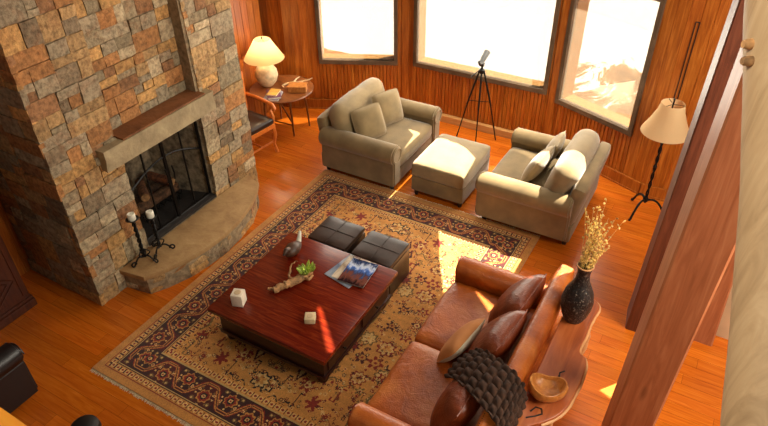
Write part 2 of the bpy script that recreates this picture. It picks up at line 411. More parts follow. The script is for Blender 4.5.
# corner posts of the bay
for i, (p, a) in enumerate(((cB, 12), (cD, -11))):
    t = MB(); t.box((-.05, -.03, 0), (.05, .05, 2.4), 0.008)
    struct(t.build('trim_%d' % (i + 1), M_wallv, None, (p.x, p.y, 0), (0, 0, math.radians(a)), smooth=0))

# unseen upper wall added to block the sun, with holes shaped for sun patches
def upper(name, p, ang, length):
    mb = MB(); mb.box((0, 0, 2.402), (length, WALL_T, 17.0)); 
    return struct(mb.build(name, M_wallv, None, (p[0], p[1], 0), (0, 0, math.radians(ang)), smooth=0))
ups = [upper('wall_upper_back_left', (pB.x - 2.2, pB.y), 0, 2.2), upper('wall_upper_bay_left', pB, aB, LB), upper('wall_upper_bay_center', cB, 0, (cD - cB).x),
       upper('wall_upper_bay_right', cD, aD, LD), upper('wall_upper_back_right', eD, 0, 7.0)]
def sun_opening(poly, z):  # cuts a hole by projecting the wanted sun patch back along the sun
    b = bmesh.new(); lo = [b.verts.new(Vector((x, y, z)) - SUN * 0.9) for x, y in poly]; hi = [b.verts.new(Vector((x, y, z)) - SUN * 11) for x, y in poly]
    n = len(poly); b.faces.new(lo); b.faces.new(list(reversed(hi)))
    for i in range(n): b.faces.new((lo[i], hi[i], hi[(i + 1) % n], lo[(i + 1) % n]))
    bmesh.ops.recalc_face_normals(b, faces=b.faces[:])
    me = bpy.data.meshes.new('opening'); b.to_mesh(me); b.free(); c = bpy.data.objects.new('opening', me); COL.objects.link(c)
    for w_ in ups:
        md = w_.modifiers.new('cut', 'BOOLEAN'); md.operation = 'DIFFERENCE'; md.solver = 'EXACT'; md.object = c
    bpy.context.view_layer.update(); dg = bpy.context.evaluated_depsgraph_get()
    new = [bpy.data.meshes.new_from_object(w_.evaluated_get(dg)) for w_ in ups]
    for w_, m_ in zip(ups, new): w_.modifiers.clear(); w_.data = m_
    bpy.data.objects.remove(c)
sun_opening([(-2.81, 5.45), (-2.81, 6.15), (-2.648, 6.20), (-2.2, 5.85), (-2.15, 5.45)], 0.43)
sun_opening([(-3.29, 6.15), (-3.02, 6.18), (-3.02, 5.66), (-3.07, 6.0)], 0.45)
sun_opening([(-2.2, 4.93), (-2.0, 5.3), (-1.25, 5.4), (-1.25, 4.0), (-1.75, 4.1), (-1.98, 4.5)], 0.0)
sun_opening([(-1.14, 3.64), (-.94, 3.64), (-.95, 3.05), (-1.02, 3.05)], 0.0)
sun_opening([(-1.52, 3.56), (-1.22, 3.42), (-1.20, 3.27)], 0.0)
sun_opening([(-.22, 4.06), (0.02, 3.98), (-.02, 3.66), (-.34, 3.78)], 0.0)
sun_opening([(-2.455, 3.03), (-2.415, 3.03), (-2.04, 2.68), (-2.09, 2.65)], 0.42)
# snowy ground outside
g = MB(); g.add([(-40, 7.8, -.7), (40, 7.8, -.7), (40, 70, -.7), (-40, 70, -.7)], [(0, 1, 2, 3)])
struct(g.build('ground', M_snow, smooth=0))

# right-hand partition and timber posts
pt = MB(); pt.box((.20, 4.80, 0), (2.6, 4.95, 1.05)); pt.box((.18, 4.785, 1.05), (2.62, 4.965, 1.09), .006); struct(pt.build('wall_partition', M_cream, smooth=0))
def post(name, poly_lo, poly_hi, z0, z1, mat, label, bev=0.022):
    b = bmesh.new(); lo = [b.verts.new((x, y, z0)) for x, y in poly_lo]; hi = [b.verts.new((x, y, z1)) for x, y in poly_hi]
    b.faces.new(list(reversed(lo))); b.faces.new(hi)
    for i in range(4): b.faces.new((lo[i], lo[(i + 1) % 4], hi[(i + 1) % 4], hi[i]))
    bmesh.ops.recalc_face_normals(b, faces=b.faces[:])
    bmesh.ops.bevel(b, geom=[e for e in b.edges if abs(e.verts[0].co.z - e.verts[1].co.z) > .5], offset=bev, segments=1, affect='EDGES')
    mb = MB(); mb.bm(b); o = mb.build(name, mat, smooth=0); o['kind'] = 'structure'; return o
def sq(x, y, w, d): return [(x, y), (x + w, y), (x + w, y + d), (x, y + d)]
post('trim_4', [(-.095, 4.49), (.18, 4.50), (.17, 4.77), (-.135, 4.77)], [(-.005, 4.49), (.27, 4.50), (.26, 4.77), (-.045, 4.77)], 0, 4.6, M_beam_d, '', .010)
post('trim_5', [(.012, 3.0), (.272, 3.01), (.27, 3.28), (-.03, 3.28)], [(.112, 3.0), (.372, 3.01), (.37, 3.28), (.07, 3.28)], 0, 4.6, M_beam_r, '', .012)
post('trim_6', sq(.30, 4.64, .32, .13), sq(.20, 4.64, .32, .13), 0, 1.6, M_beam_r, '', 0.012)

# ------------------------------------------------------------------ fireplace
PAL = [((178, 146, 100), 4), ((176, 126, 76), 2.4), ((162, 148, 122), 4.5), ((132, 116, 92), 1.8), ((196, 154, 96), 2.6), ((190, 174, 142), 3.5), ((150, 110, 74), 2), ((154, 140, 112), 3)]
def pal():
    c = random.choices([p[0] for p in PAL], [p[1] for p in PAL])[0]; k = random.uniform(0.92, 1.32)
    return tuple(v * k for v in lin(c))
def split(u0, v0, u1, v1, out, big=0.42):
    w, h = u1 - u0, v1 - v0
    mw_, mh = random.uniform(.2, big), random.uniform(.13, big * .68)
    if (w > mw_ or h > mh) and (w > .15 or h > .13):
        if (w / mw_ > h / mh and w > .15) or h <= .13:
            s = u0 + w * random.uniform(.34, .66); split(u0, v0, s, v1, out, big); split(s, v0, u1, v1, out, big)
        else:
            s = v0 + h * random.uniform(.34, .66); split(u0, v0, u1, s, out, big); split(u0, s, u1, v1, out, big)
    else: out.append((u0, v0, u1, v1))
def veneer(mb, org, du, dv, dn, u1, v1, big=0.42, dep=0.05):
    org, du, dv, dn = Vector(org), Vector(du), Vector(dv), Vector(dn); rects = []; split(0, 0, u1, v1, rects, big)
    for a, b, c, d in rects:
        g = .003; out = random.uniform(-.006, .010); N = 4; vs = []; fs = []; tx, ty = random.uniform(-.010, .010), random.uniform(-.010, .010)
        for j in range(N):
            for i in range(N):
                s, t = i / (N - 1), j / (N - 1); u = a + g + (c - a - 2 * g) * s; v = b + g + (d - b - 2 * g) * t; n = out + tx * (s - .5) + ty * (t - .5)
                edge = i in (0, N - 1) or j in (0, N - 1)
                if edge: n -= .004
                else: n += random.uniform(-.004, .004)
                u += random.uniform(-.004, .004); v += random.uniform(-.004, .004)
                vs.append(org + du * u + dv * v + dn * n)
        for j in range(N - 1):
            for i in range(N - 1): fs.append((j * N + i, j * N + i + 1, (j + 1) * N + i + 1, (j + 1) * N + i))
        ring = [i for i in range(N)] + [j * N + N - 1 for j in range(1, N)] + [(N - 1) * N + i for i in range(N - 2, -1, -1)] + [j * N for j in range(N - 2, 0, -1)]
        bs = len(vs)
        for r in ring: vs.append(vs[r] - dn * dep)
        for k in range(len(ring)): fs.append((ring[k], bs + k, bs + (k + 1) % len(ring), ring[(k + 1) % len(ring)]))
        mb.add(vs, fs, pal())
FX, FY0, FY1, FB = -4.53, 2.36, 4.73, -5.60; FH = 4.4; e = .018
RY0, RY1, RX = 3.04, 4.09, -4.675
OY0, OY1, OZ0, OZ1 = 3.03, 4.04, 0.26, 1.30
fp = thing('stone_fireplace', 'tall stone fireplace of rust and grey blocks with a raised curved hearth', 'fireplace', (0, 0, 0))
core = MB(); e = .016
core.box((FB, FY0 + e, 0), (FX - e, OY0 - .02, FH)); core.box((FB, OY1 + .02, 0), (FX - e, FY1 - e, FH))
core.box((FB, OY0 - .02, OZ1), (RX - e, OY1 + .02, FH)); core.box((RX - e, OY0 - .02, OZ1), (FX - e, OY1 + .02, 1.34)); core.box((FB, OY0 - .02, 0), (FX - e, OY1 + .02, OZ0 - .02))
core.build('mortar_core', M_mortar, fp, smooth=0, weld=False)
st = MB(); Y, Z, X = (0, 1, 0), (0, 0, 1), (1, 0, 0)
veneer(st, (FX, FY0, 0), Y, Z, X, OY0 - FY0, FH); veneer(st, (FX, RY1, 1.40), Y, Z, X, FY1 - RY1, FH - 1.40)
veneer(st, (FX, OY1, 0), Y, Z, X, FY1 - OY1, 1.40)
veneer(st, (RX, RY0 - .02, 1.50), Y, Z, X, RY1 - RY0 + .02, FH - 1.5, .44)
veneer(st, (RX, RY1, 1.50), X, Z, (0, -1, 0), FX - RX, FH - 1.5, .30)
veneer(st, (FB, FY0, 0), X, Z, (0, -1, 0), FX - FB, FH, .50)
veneer(st, (FX, OY0, 1.26), Y, Z, X, OY1 - OY0, 0.06)
st.build('stone_veneer', M_stone, fp, smooth=0, weld=False)
fb = MB(); bx0 = -5.25
fb.add([(bx0, 3.25, .27), (bx0, 3.85, .27), (bx0, 3.85, 1.3), (bx0, 3.25, 1.3)], [(0, 1, 2, 3)]); fb.add([(FX - .03, OY0 - .01, .27), (bx0, 3.25, .27), (bx0, 3.25, 1.3), (FX - .03, OY0 - .01, 1.3)], [(0, 1, 2, 3)])
fb.add([(bx0, 3.85, .27), (FX - .03, OY1 + .01, .27), (FX - .03, OY1 + .01, 1.3), (bx0, 3.85, 1.3)], [(0, 1, 2, 3)])
fb.build('firebrick_lining', M_firebrick, fp, smooth=0, weld=False)
fl2 = MB(); fl2.box((bx0 - .05, OY0 - .01, OZ0 - .04), (FX - .02, OY1 + .01, OZ0 + .012)); fl2.build('firebox_floor', M_soot, fp, smooth=0)
mt = MB(); b = bmesh.new(); bmesh.ops.create_cube(b, size=1); bmesh.ops.subdivide_edges(b, edges=b.edges[:], cuts=9, use_grid_fill=True)
for v in b.verts:
    c = v.co.copy(); p = Vector((-4.44 - .20 + c.x * .40, 3.495 + c.y * 1.39, 1.405 + c.z * .20))
    nn = noise.noise(p * 6) * .014 + noise.noise(p * 17) * .006
    p += Vector((nn if c.x > .4 else 0, nn * .6 if abs(c.y) > .4 else 0, nn * .5)); v.co = p
mt.bm(b); mt.build('mantel_lintel', M_mantel, fp, smooth=30)
ms = MB(); ms.box((RX, RY0, 1.496), (-4.452, RY1 - .005, 1.522), .004); ms.build('mantel_shelf', M_mantel_top, fp, smooth=0)
# hearth
HZ = 0.25
hp = [(-4.53, 2.66), (-4.25, 2.705), (-4.16, 2.86), (-4.075, 3.08), (-4.03, 3.32), (-4.015, 3.55), (-4.04, 3.82), (-4.11, 4.10), (-4.22, 4.32), (-4.31, 4.455), (-4.53, 4.52)]
hb = MB(); hb.prism(hp, 0, HZ - .055); hb.build('hearth_base', M_mortar, fp, smooth=0)
hv = MB()
for i in range(len(hp) - 1):
    a, c = Vector((*hp[i], 0)), Vector((*hp[i + 1], 0)); d = (c - a); L = d.length; d.normalize(); veneer(hv, a, d, Z, (d.y, -d.x, 0), L, HZ - .055, .34, .02)
hv.build('hearth_stones', M_stone, fp, smooth=0, weld=False)
hc = sum((Vector((*p, 0)) for p in hp), Vector()) / len(hp)
hs = MB(); hs.prism([(x if x <= -4.52 else x + .012 * (1 if x > -4.5 else 0), y + (.03 if y > 4.3 else (-.03 if y < 2.8 else 0))) for x, y in hp], HZ - .055, HZ, .012)
hs.build('hearth_slab', M_hearth, fp, smooth=30)
# iron fire screen
DX = -4.62
fsr = MB()
def bar(mb, a, c, w=.02): mb.tube([a, c], w / 2, 6)
for (ya, yb) in ((OY0 + .01, 3.535), (3.545, OY1 - .01)):
    for a, c in (((ya, .27), (yb, .27)), ((ya, 1.29), (yb, 1.29)), ((ya, .27), (ya, 1.29)), ((yb, .27), (yb, 1.29))): bar(fsr, (DX, a[0], a[1]), (DX, c[0], c[1]), .036)
    ym = (ya + yb) / 2; bar(fsr, (DX, ym, .27), (DX, ym, 1.29), .022)
    s_ = 1 if ya < 3.3 else -1
    pts = []
    for k in range(11):
        q = k / 10; qq = q if s_ > 0 else 1 - q; pts.append((DX, ya + (yb - ya) * q, .86 + .16 * math.sin(qq * PI / 2)))
    fsr.tube(pts, .011, 6)
    fsr.tube([(DX + .03, (yb if s_ > 0 else ya) - s_ * .04, .74), (DX + .045, (yb if s_ > 0 else ya) - s_ * .04, .82), (DX + .03, (yb if s_ > 0 else ya) - s_ * .04, .90)], .010, 6)
scr = thing('fire_screen', 'black iron fireplace doors with arched crossbars and mesh panels', 'fire screen', (0, 0, 0))
fsr.build('door_frame', M_iron, scr, smooth=40)
for (ya, yb) in ((OY0 + .03, 3.52), (3.56, OY1 - .03)):
    m_ = MB(); m_.box((DX - .012, ya, .29), (DX - .010, yb, 1.27)); m_.build('mesh_panel', M_screen, scr, smooth=0)
# grate + logs
gr = MB()
for k in range(7):
    yy = 3.30 + k * .08; gr.tube([(-4.78, yy, .42), (-4.80, yy, .36), (-5.10, yy, .36)], .010, 6)
for xx in (-4.84, -5.06):
    gr.tube([(xx, 3.27, .35), (xx, 3.81, .35)], .012, 6)
    for yy in (3.30, 3.78): gr.tube([(xx, yy, .35), (xx, yy, .272)], .012, 6)
tag(gr.build('fire_grate', M_iron), 'black iron grate holding logs inside the fireplace', 'grate')
def log(a, c, r, label, cols):
    a, c = Vector(a), Vector(c); d = c - a; mid = (a + c) / 2; mb = MB(); n = 8
    e = thing('firewood_log', label, 'log', mid, 0, 'logs in the fireplace')
    pts = [(a - mid) + d * k / n + Vector((0, 0, noise.noise(Vector((k * .7, r * 50, 0))) * .012)) for k in range(n + 1)]
    mb.tube(pts, [r * (1 + .08 * noise.noise(Vector((k, r * 99, 3)))) for k in range(n + 1)], 12, cols); mb.build('bark', M_bark, e)
    for p_ in (a, c):
        s_ = 1 if p_ == c else -1; q = MB(); dn = d.normalized()
        q.tube([p_ - mid + dn * s_ * .0005, p_ - mid + dn * s_ * .004], r * .9, 12); q.build('cut_end', M_drift, e)
log((-4.90, 3.26, .43), (-4.88, 3.80, .43), .06, 'front log lying lengthwise on the fireplace grate', (1, 1, 1))
log((-5.04, 3.28, .43), (-5.03, 3.82, .44), .055, 'log lying at the back of the fireplace grate', (.8, .8, .8))
log((-4.84, 3.36, .55), (-5.10, 3.52, .57), .05, 'left log laid crosswise on top of the fire', (1.3, 1.05, .9))
log((-4.82, 3.72, .54), (-5.10, 3.66, .57), .05, 'right log laid crosswise on top of the fire, reddish end', (1.5, 1.0, .8))

# candle holders
def candle_holder(loc, h, label, rz):
    e = thing('candle_holder', label, 'candle holder', loc, rz, 'wrought iron candle holders on the hearth')
    s_ = MB(); N = 40
    for ph in (0, PI): s_.tube([(.011 * math.cos(ph + k * .55), .011 * math.sin(ph + k * .55), .06 + (h - .07) * k / N) for k in range(N + 1)], .011, 6)
    s_.build('twisted_stem', M_iron, e)
    for k in range(3):
        a = k * 2 * PI / 3; l = MB(); pts = []
        for q in range(24):
            t = q / 23
            if t < .6: r, z = .01 + .105 * t / .6, .085 - .07 * math.sin(t / .6 * PI / 2) + .05 * math.sin(t / .6 * PI)
            else:
                b_ = (t - .6) / .4 * 1.6 * PI; r, z = .115 + .024 * math.sin(b_), .039 - .024 * math.cos(b_)
            pts.append((r * math.cos(a), r * math.sin(a), z - .006 + .0))
        l.tube(pts, .0085, 6); 
        pts = [((.012 + .05 * math.sin(t * PI)) * math.cos(a + .5), (.012 + .05 * math.sin(t * PI)) * math.sin(a + .5), .07 + .09 * t) for t in [i / 10 for i in range(11)]]
        l.tube(pts, .006, 6); l.build('leg', M_iron, e)
    p = MB(); p.lathe([(.012, h - .02), (.035, h - .012), (.062, h + .008), (.060, h + .012), (.03, h - .004)], 20); p.build('drip_pan', M_iron, e)
    c = MB(); c.lathe([(.034, 0), (.036, .004), (.036, .062), (.031, .068), (.02, .064)], 20); c.tube([(0, 0, .063), (.001, 0, .076)], .002, 5)
    c = c.build('pillar_candle', M_white, None, (loc[0], loc[1], loc[2] + h + .001)); return c
tag(candle_holder((-4.395, 2.85, HZ), .52, 'taller black twisted iron candle holder, left one on hearth', .3), 'white candle on the taller left iron holder', 'candle', 'white candles on the hearth')
tag(candle_holder((-4.37, 3.03, HZ), .44, 'shorter black twisted iron candle holder, right one on hearth', .9), 'white candle on the shorter right iron holder', 'candle', 'white candles on the hearth')

# ------------------------------------------------------------------ rug
def rug():
    hx, hy = 1.40, 1.80; st_ = 0.008; nx, ny = int(2 * hx / st_), int(2 * hy / st_)
    x = (np.arange(nx) + .5) * (2 * hx / nx) - hx; y = (np.arange(ny) + .5) * (2 * hy / ny) - hy
    Xg, Yg = np.meshgrid(x, y, indexing='ij'); ax, ay = hx - np.abs(Xg), hy - np.abs(Yg); E = np.minimum(ax, ay)
    side = ax < ay; Sx = np.where(side, Yg, Xg)
    C = lambda c: np.array(lin(c))
    tan, gold, mar, nav, red, cre, oli = C((200, 136, 62)), C((214, 148, 70)), C((78, 14, 9)), C((34, 14, 16)), C((140, 36, 16)), C((226, 184, 114)), C((120, 92, 46))
    col = np.zeros((nx, ny, 3)); col[:] = gold
    rng = np.random.default_rng(4)
    def put(mask, c): col[mask] = c
    # field motifs, mirrored about both axes
    def stamp(px, py, kind, sc, c, c2):
        for sx in (1, -1):
            for sy in (1, -1):
                cx_, cy_ = px * sx, py * sy
                ix0, ix1 = max(0, int((cx_ - .2 + hx) / st_)), min(nx, int((cx_ + .2 + hx) / st_)); iy0, iy1 = max(0, int((cy_ - .2 + hy) / st_)), min(ny, int((cy_ + .2 + hy) / st_))
                if ix1 <= ix0 or iy1 <= iy0: continue
                sub = col[ix0:ix1, iy0:iy1]; u = (Xg[ix0:ix1, iy0:iy1] - cx_) * sx / sc; v = (Yg[ix0:ix1, iy0:iy1] - cy_) * sy / sc; r = np.hypot(u, v); a = np.arctan2(v, u)
                if kind == 0:
                    pet = r < .055 * (1 + .35 * np.cos(6 * a)); sub[pet] = c; sub[r < .032] = c2; sub[r < .014] = red
                elif kind == 1:
                    w = np.abs(u) < .045 * np.clip(1 - np.abs(v) / .10, 0, 1) + .006; m = w & (np.abs(v) < .11); sub[m] = c; sub[(np.abs(u) < .022 * np.clip(1 - np.abs(v) / .07, 0, 1)) & (np.abs(v) < .07)] = c2
                elif kind == 2:
                    m = ((np.abs(u) < .008) & (np.abs(v) < .09)) | ((np.abs(v - .09) < .008) & (u > -.05) & (u < .01)) | ((np.abs(v + .09) < .008) & (u < .05) & (u > -.01)); sub[m] = c
                    sub[(np.abs(u + .05) < .008) & (np.abs(v - .07) < .024)] = c
                elif kind == 3:
                    m = (np.abs(v - .03 * np.sin(u * 40)) < .008) & (np.abs(u) < .13); sub[m] = c; sub[np.hypot(u - .13, v) < .02] = c2; sub[np.hypot(u + .13, v) < .02] = c2
                else:
                    m = (np.abs(r - .075 - .012 * np.cos(8 * a)) < .009); sub[r < .07] = cre; sub[m] = c; sub[r < .04 + .012 * np.cos(5 * a)] = c2; sub[r < .016] = gold
    pts = []
    for k in range(900):
        px, py = rng.uniform(0, .9), rng.uniform(0, 1.3)
        if all((px - q[0]) ** 2 + (py - q[1]) ** 2 > .13 ** 2 for q in pts):
            pts.append((px, py)); kd = rng.choice([0, 0, 1, 2, 2, 3, 3, 4]); cc = [red, nav, red, mar, oli][rng.integers(5)]; c2 = [cre, gold, tan, red][rng.integers(4)]
            stamp(px, py, kd, rng.uniform(.6, 1.1), cc, c2)
    for k in range(480):
        px, py = rng.uniform(0, .92), rng.uniform(0, 1.32); stamp(px, py, 0, rng.uniform(.16, .3), [red, nav, cre, oli, mar][rng.integers(5)], [cre, red, gold][rng.integers(3)])
    # borders
    put(E < .50, tan)
    def guard(e0, e1, ground):
        m = (E >= e0) & (E < e1); put(m, ground); mid = (e0 + e1) / 2; w = (e1 - e0) / 2
        s = (np.abs(Sx) % .056) / .056 - .5; t = (E - mid) / w
        put(m & ((np.abs(s) * 1.6) ** 2 + (t * 1.15) ** 2 < .42), cre); put(m & ((np.abs(s) * 1.6) ** 2 + (t * 1.2) ** 2 < .14), red); put(m & (np.abs(np.abs(s) - .5) < .09) & (np.abs(t) < .7), mar)
        put(m & (np.abs(np.abs(t) - .95) < .10), nav)
    guard(.075, .15, tan); guard(.42, .50, gold)
    m = (E >= .15) & (E < .42); put(m, mar); t = (E - .285); P = .46
    k = np.floor(np.abs(Sx) / (P / 2)); put(m & (k % 2 == 0), nav * .6 + mar * .4)
    ph = 2 * PI * Sx / P; tri = np.clip(1.25 * np.sin(ph), -1, 1) * .085
    dl = np.abs(t - tri); sl = 1 / np.sqrt(1 + (1.5 * .085 * 2 * PI / P * np.cos(ph) * (np.abs(1.5 * np.sin(ph)) < 1)) ** 2); dl = dl * sl
    put(m & (dl < .020), red); put(m & (dl < .013), tan); put(m & (dl < .005), mar)
    for off, sg in ((P / 4, -1), (-P / 4, 1)):
        s0 = ((Sx - off + P / 2) % P) - P / 2; d = np.hypot(s0, t - sg * .035); a = np.arctan2(t - sg * .035, s0)
        put(m & (d < .062 * (1 + .12 * np.cos(8 * a))), tan); put(m & (d < .050 * (1 + .1 * np.cos(8 * a))), red); put(m & (d < .032), nav); put(m & (d < .018), cre); put(m & (d < .009), red)
        for dx_ in (-.085, .085):
            d2 = np.hypot(s0 - dx_, t - sg * .09); put(m & (d2 < .018), oli); put(m & (d2 < .009), cre)
            d2 = np.hypot(s0 - dx_ * .9, t + sg * .005); put(m & (d2 < .014), cre); put(m & (d2 < .007), red)
        for aa in range(8):
            d2 = np.hypot(s0 - .088 * math.cos(aa * PI / 4), t - sg * .035 - .088 * math.sin(aa * PI / 4)); put(m & (d2 < .009), [cre, oli][aa % 2])
    put((np.abs(E - .155) < .006) | (np.abs(E - .415) < .006), cre * .8)
    put((E > .07) & (E < .078), red)
    col *= (1 + rng.normal(0, .10, (nx, ny, 1)))
    col *= (1 + .06 * np.sin(Yg * 60 + 3 * np.sin(Yg * 7)))[..., None]
    col = np.clip(col, 0.002, 1)
    vx = np.linspace(-hx, hx, nx + 1); vy = np.linspace(-hy, hy, ny + 1)
    me = bpy.data.meshes.new('patterned_rug'); nv = (nx + 1) * (ny + 1)
    co = np.zeros((nx + 1, ny + 1, 3)); co[..., 0] = vx[:, None]; co[..., 1] = vy[None]; co[..., 2] = .012
    ii, jj = np.meshgrid(np.arange(nx), np.arange(ny), indexing='ij'); b0 = ii * (ny + 1) + jj
    q = np.stack([b0, b0 + ny + 1, b0 + ny + 2, b0 + 1], -1).reshape(-1, 4)
    extra = np.array([[-hx, -hy, 0], [hx, -hy, 0], [hx, hy, 0], [-hx, hy, 0]]); n0 = nv
    c4 = [0, nx * (ny + 1), nx * (ny + 1) + ny, ny]
    eq = [[n0, n0 + 1, c4[1], c4[0]], [n0 + 1, n0 + 2, c4[2], c4[1]], [n0 + 2, n0 + 3, c4[3], c4[2]], [n0 + 3, n0, c4[0], c4[3]]]
    vv = np.concatenate([co.reshape(-1, 3), extra]); qq = np.concatenate([q, np.array(eq)])
    me.vertices.add(len(vv)); me.vertices.foreach_set('co', vv.ravel()); me.loops.add(4 * len(qq)); me.loops.foreach_set('vertex_index', qq.ravel().astype(np.int32))
    me.polygons.add(len(qq)); me.polygons.foreach_set('loop_start', np.arange(0, 4 * len(qq), 4, dtype=np.int32)); me.update(calc_edges=True); me.validate()
    at = me.color_attributes.new('tint', 'FLOAT_COLOR', 'CORNER')
    cc = np.ones((len(qq), 4, 4)); cc[:len(q), :, :3] = col.reshape(-1, 1, 3); cc[len(q):, :, :3] = tan; at.data.foreach_set('color', cc.ravel())
    m = Mat('woven_wool'); v = m.coords(); nz = m.noise(v, 3, 4); w_ = m.ramp(nz, [(0.3, (226, 222, 216)), (0.7, (255, 255, 255))]); m.base(m.tint(w_)); m.set(Roughness=0.95, Sheen_Weight=0.2); m.bump(m.noise(v, 300, 2), .5, .004); me.materials.append(m.m)
    e = thing('patterned_rug', 'large oriental rug with tan field and dark red floral border', 'rug', (-2.60, 3.590, 0.001))
    o = bpy.data.objects.new('pile', me); COL.objects.link(o); o.parent = e
    f = MB()
    for sy in (-1, 1):
        k = 0
        while k < 466:
            xx = -hx + .003 + k * .006; L = random.uniform(.018, .034); f.add([(xx, sy * hy, .006), (xx + .0045, sy * hy, .006), (xx + .0045 + random.uniform(-.004, .004), sy * (hy + L), .002), (xx + random.uniform(-.004, .004), sy * (hy + L), .002)], [(0, 1, 2, 3)]); k += 1
    f.build('fringe', M_linen, e, smooth=0, weld=False)
rug()
RZ = 0.0135   # top of the rug

# ------------------------------------------------------------------ armchairs and ottoman (local: front +x, base z 0)
def rolled_arm(mb, x0, x1, y_in, sgn, r=.115, top=.62):
    """arm running along x; inner face at y_in, outward direction sgn"""
    pts = [(0, .10), (0, top - r)]
    cyc = .085; zc = top - r
    for k in range(0, 15):
        a = PI - k * (PI + .9) / 14; pts.append((cyc + r * math.cos(a) * 1.0, zc + r * math.sin(a)))
    pts += [(.15, zc - .11), (.15, .10)]
    b = bmesh.new(); vs = [b.verts.new((x0, y_in + sgn * p[0], p[1])) for p in pts]; f = b.faces.new(vs); r_ = bmesh.ops.extrude_face_region(b, geom=[f])
    for g_ in r_['geom']:
        if isinstance(g_, bmesh.types.BMVert): g_.co.x = x1
    bmesh.ops.recalc_face_normals(b, faces=b.faces[:])
    ends = [e_ for e_ in b.edges if abs(e_.verts[0].co.x - e_.verts[1].co.x) < 1e-6]
    bmesh.ops.bevel(b, geom=ends, offset=.016, segments=3, affect='EDGES'); mb.bm(b)
def armchair(loc, rz, label):
    e = thing('armchair', label, 'armchair', loc, rz, 'sage armchairs either side of the ottoman')
    W2 = .41
    b = MB(); b.box((-.47, -W2 - .12, .07), (.47, W2 + .12, .27), .02); b.build('base', M_fabric, e)
    s_ = MB(); s_.cushion((.80, 2 * W2 - .01, .19), .05, (0.02, 0, .12), 10, T(.09, 0, .355), wrinkle=.005); s_.build('seat_cushion', M_fabric, e)
    for sg in (-1, 1):
        a = MB(); rolled_arm(a, -.44, .50, sg * W2, sg); a.build('armrest', M_fabric, e)
        p = MB(); pts = [(.503, sg * (W2 + .085 + .085 * math.cos(t)), .505 + .085 * math.sin(t)) for t in [k * 2 * PI / 24 for k in range(24)]]; p.tube(pts, .006, 6, closed=True); p.build('piping', M_fabric2, e)
    bk = MB(); bk.cushion((.15, 2 * W2 + .20, .56), .06, (0, 0, .03), 8, T(-.425, 0, .46, 0, -.16)); bk.build('backrest', M_fabric, e)
    bc_ = MB(); bc_.cushion((.25, 2 * W2 + .14, .47), .122, (.12, .02, .05), 12, T(-.265, 0, .66, 0, -.26), wrinkle=.010, seed=rz * 3); bc_.build('back_cushion', M_fabric2, e)
    sm = MB(); 
    for sg in (-1, 1):
        ctr = T(-.25, 0, .645, 0, -.24); pts = [ctr @ Vector((.118 * math.cos(t), sg * (W2 + .0), .222 * math.sin(t))) for t in [k * 2 * PI / 30 for k in range(30)]]
    for fx in (-.42, .42):
        for fy in (-.47, .47):
            l = MB(); l.lathe([(.022, 0), (.032, .075)], 12, (fx, fy, 0)); l.build('leg', M_black, e)
    e.scale = (1.09, 1.09, 1.0)
    return e
CL = (-3.52, 5.95, 0); CR = (-1.40, 5.925, 0)
armchair(CL, 0, 'sage green rolled-arm armchair nearer the lamp table, facing the ottoman')
armchair(CR, PI, 'sage green rolled-arm armchair nearer the floor lamp, its back to the lamp')
def throw_pillow(w, h, t, mtx, label, mat, name='throw_pillow', cat='pillow', group=None, tint=(1, 1, 1), tint2=None, seed=0, pipe=True):
    e = thing(name, label, cat, mtx.translation, 0, group)
    m0 = Matrix(mtx); m0.translation = (0, 0, 0)
    p = MB(); p.pillow(w, h, t, 16, m0, seed, tint, tint2); o = p.build('pillow_cover', mat, e, smooth=60)
    if pipe:
        pts = []
        N = 12
        for a in range(4):
            for k in range(N):
                s_ = -1 + 2 * k / N; x, z = [(s_, -1), (1, s_), (-s_, 1), (-1, -s_)][a]
                pts.append(m0 @ Vector((x * (1 - .03 * (1 - z * z) - .08 * z ** 4) * w / 2, 0, z * (1 - .03 * (1 - x * x) - .08 * x ** 4) * h / 2)))
        q = MB(); q.tube(pts, .005, 6, tint=tint, closed=True); q.build('piping', mat, e)
    return e
G1 = 'square throw pillows on the left armchair'; G2 = 'throw pillows on the right armchair'
throw_pillow(.42, .42, .16, T(-3.52, 5.70, .65, .42, .05, -PI / 2 - .50), 'square sage throw pillow in the near corner of the left armchair', M_fabric2, group=G1, seed=1)
throw_pillow(.44, .42, .16, T(-3.50, 6.13, .66, .40, -.05, -PI / 2 - .35), 'square sage throw pillow at the far side of the left armchair', M_fabric2, group=G1, seed=2)
throw_pillow(.48, .40, .16, T(-1.45, 5.80, .625, .45, 0, PI / 2 - .10), 'sage throw pillow nearer the sofa on the right armchair', M_fabric2, group=G2, seed=3)
throw_pillow(.42, .36, .15, T(-1.40, 6.18, .635, .42, 0, PI / 2 + .05), 'sage throw pillow nearer the window on the right armchair', M_fabric2, group=G2, seed=4)
ot = thing('ottoman', 'rectangular sage ottoman with a cushioned top between two armchairs', 'ottoman', (-2.475, 5.84, 0))
o_ = MB(); o_.box((-.33, -.40, .07), (.33, .40, .27), .02); o_.build('base', M_fabric, ot)
o_ = MB(); o_.cushion((.67, .82, .19), .045, (0, 0, .10), 10, T(0, 0, .355), wrinkle=.004); o_.build('top_cushion', M_fabric2, ot)
o_ = MB(); o_.tube([(sx * .325, sy * .40, .285) for sx, sy in ((-1, -1), (1, -1), (1, 1), (-1, 1))], .008, 6, closed=True); o_.build('piping', M_fabric, ot)
for sx in (-1, 1):
    for sy in (-1, 1):
        l = MB(); l.lathe([(.022, 0), (.032, .075)], 12, (sx * .28, sy * .35, 0)); l.build('leg', M_black, ot)

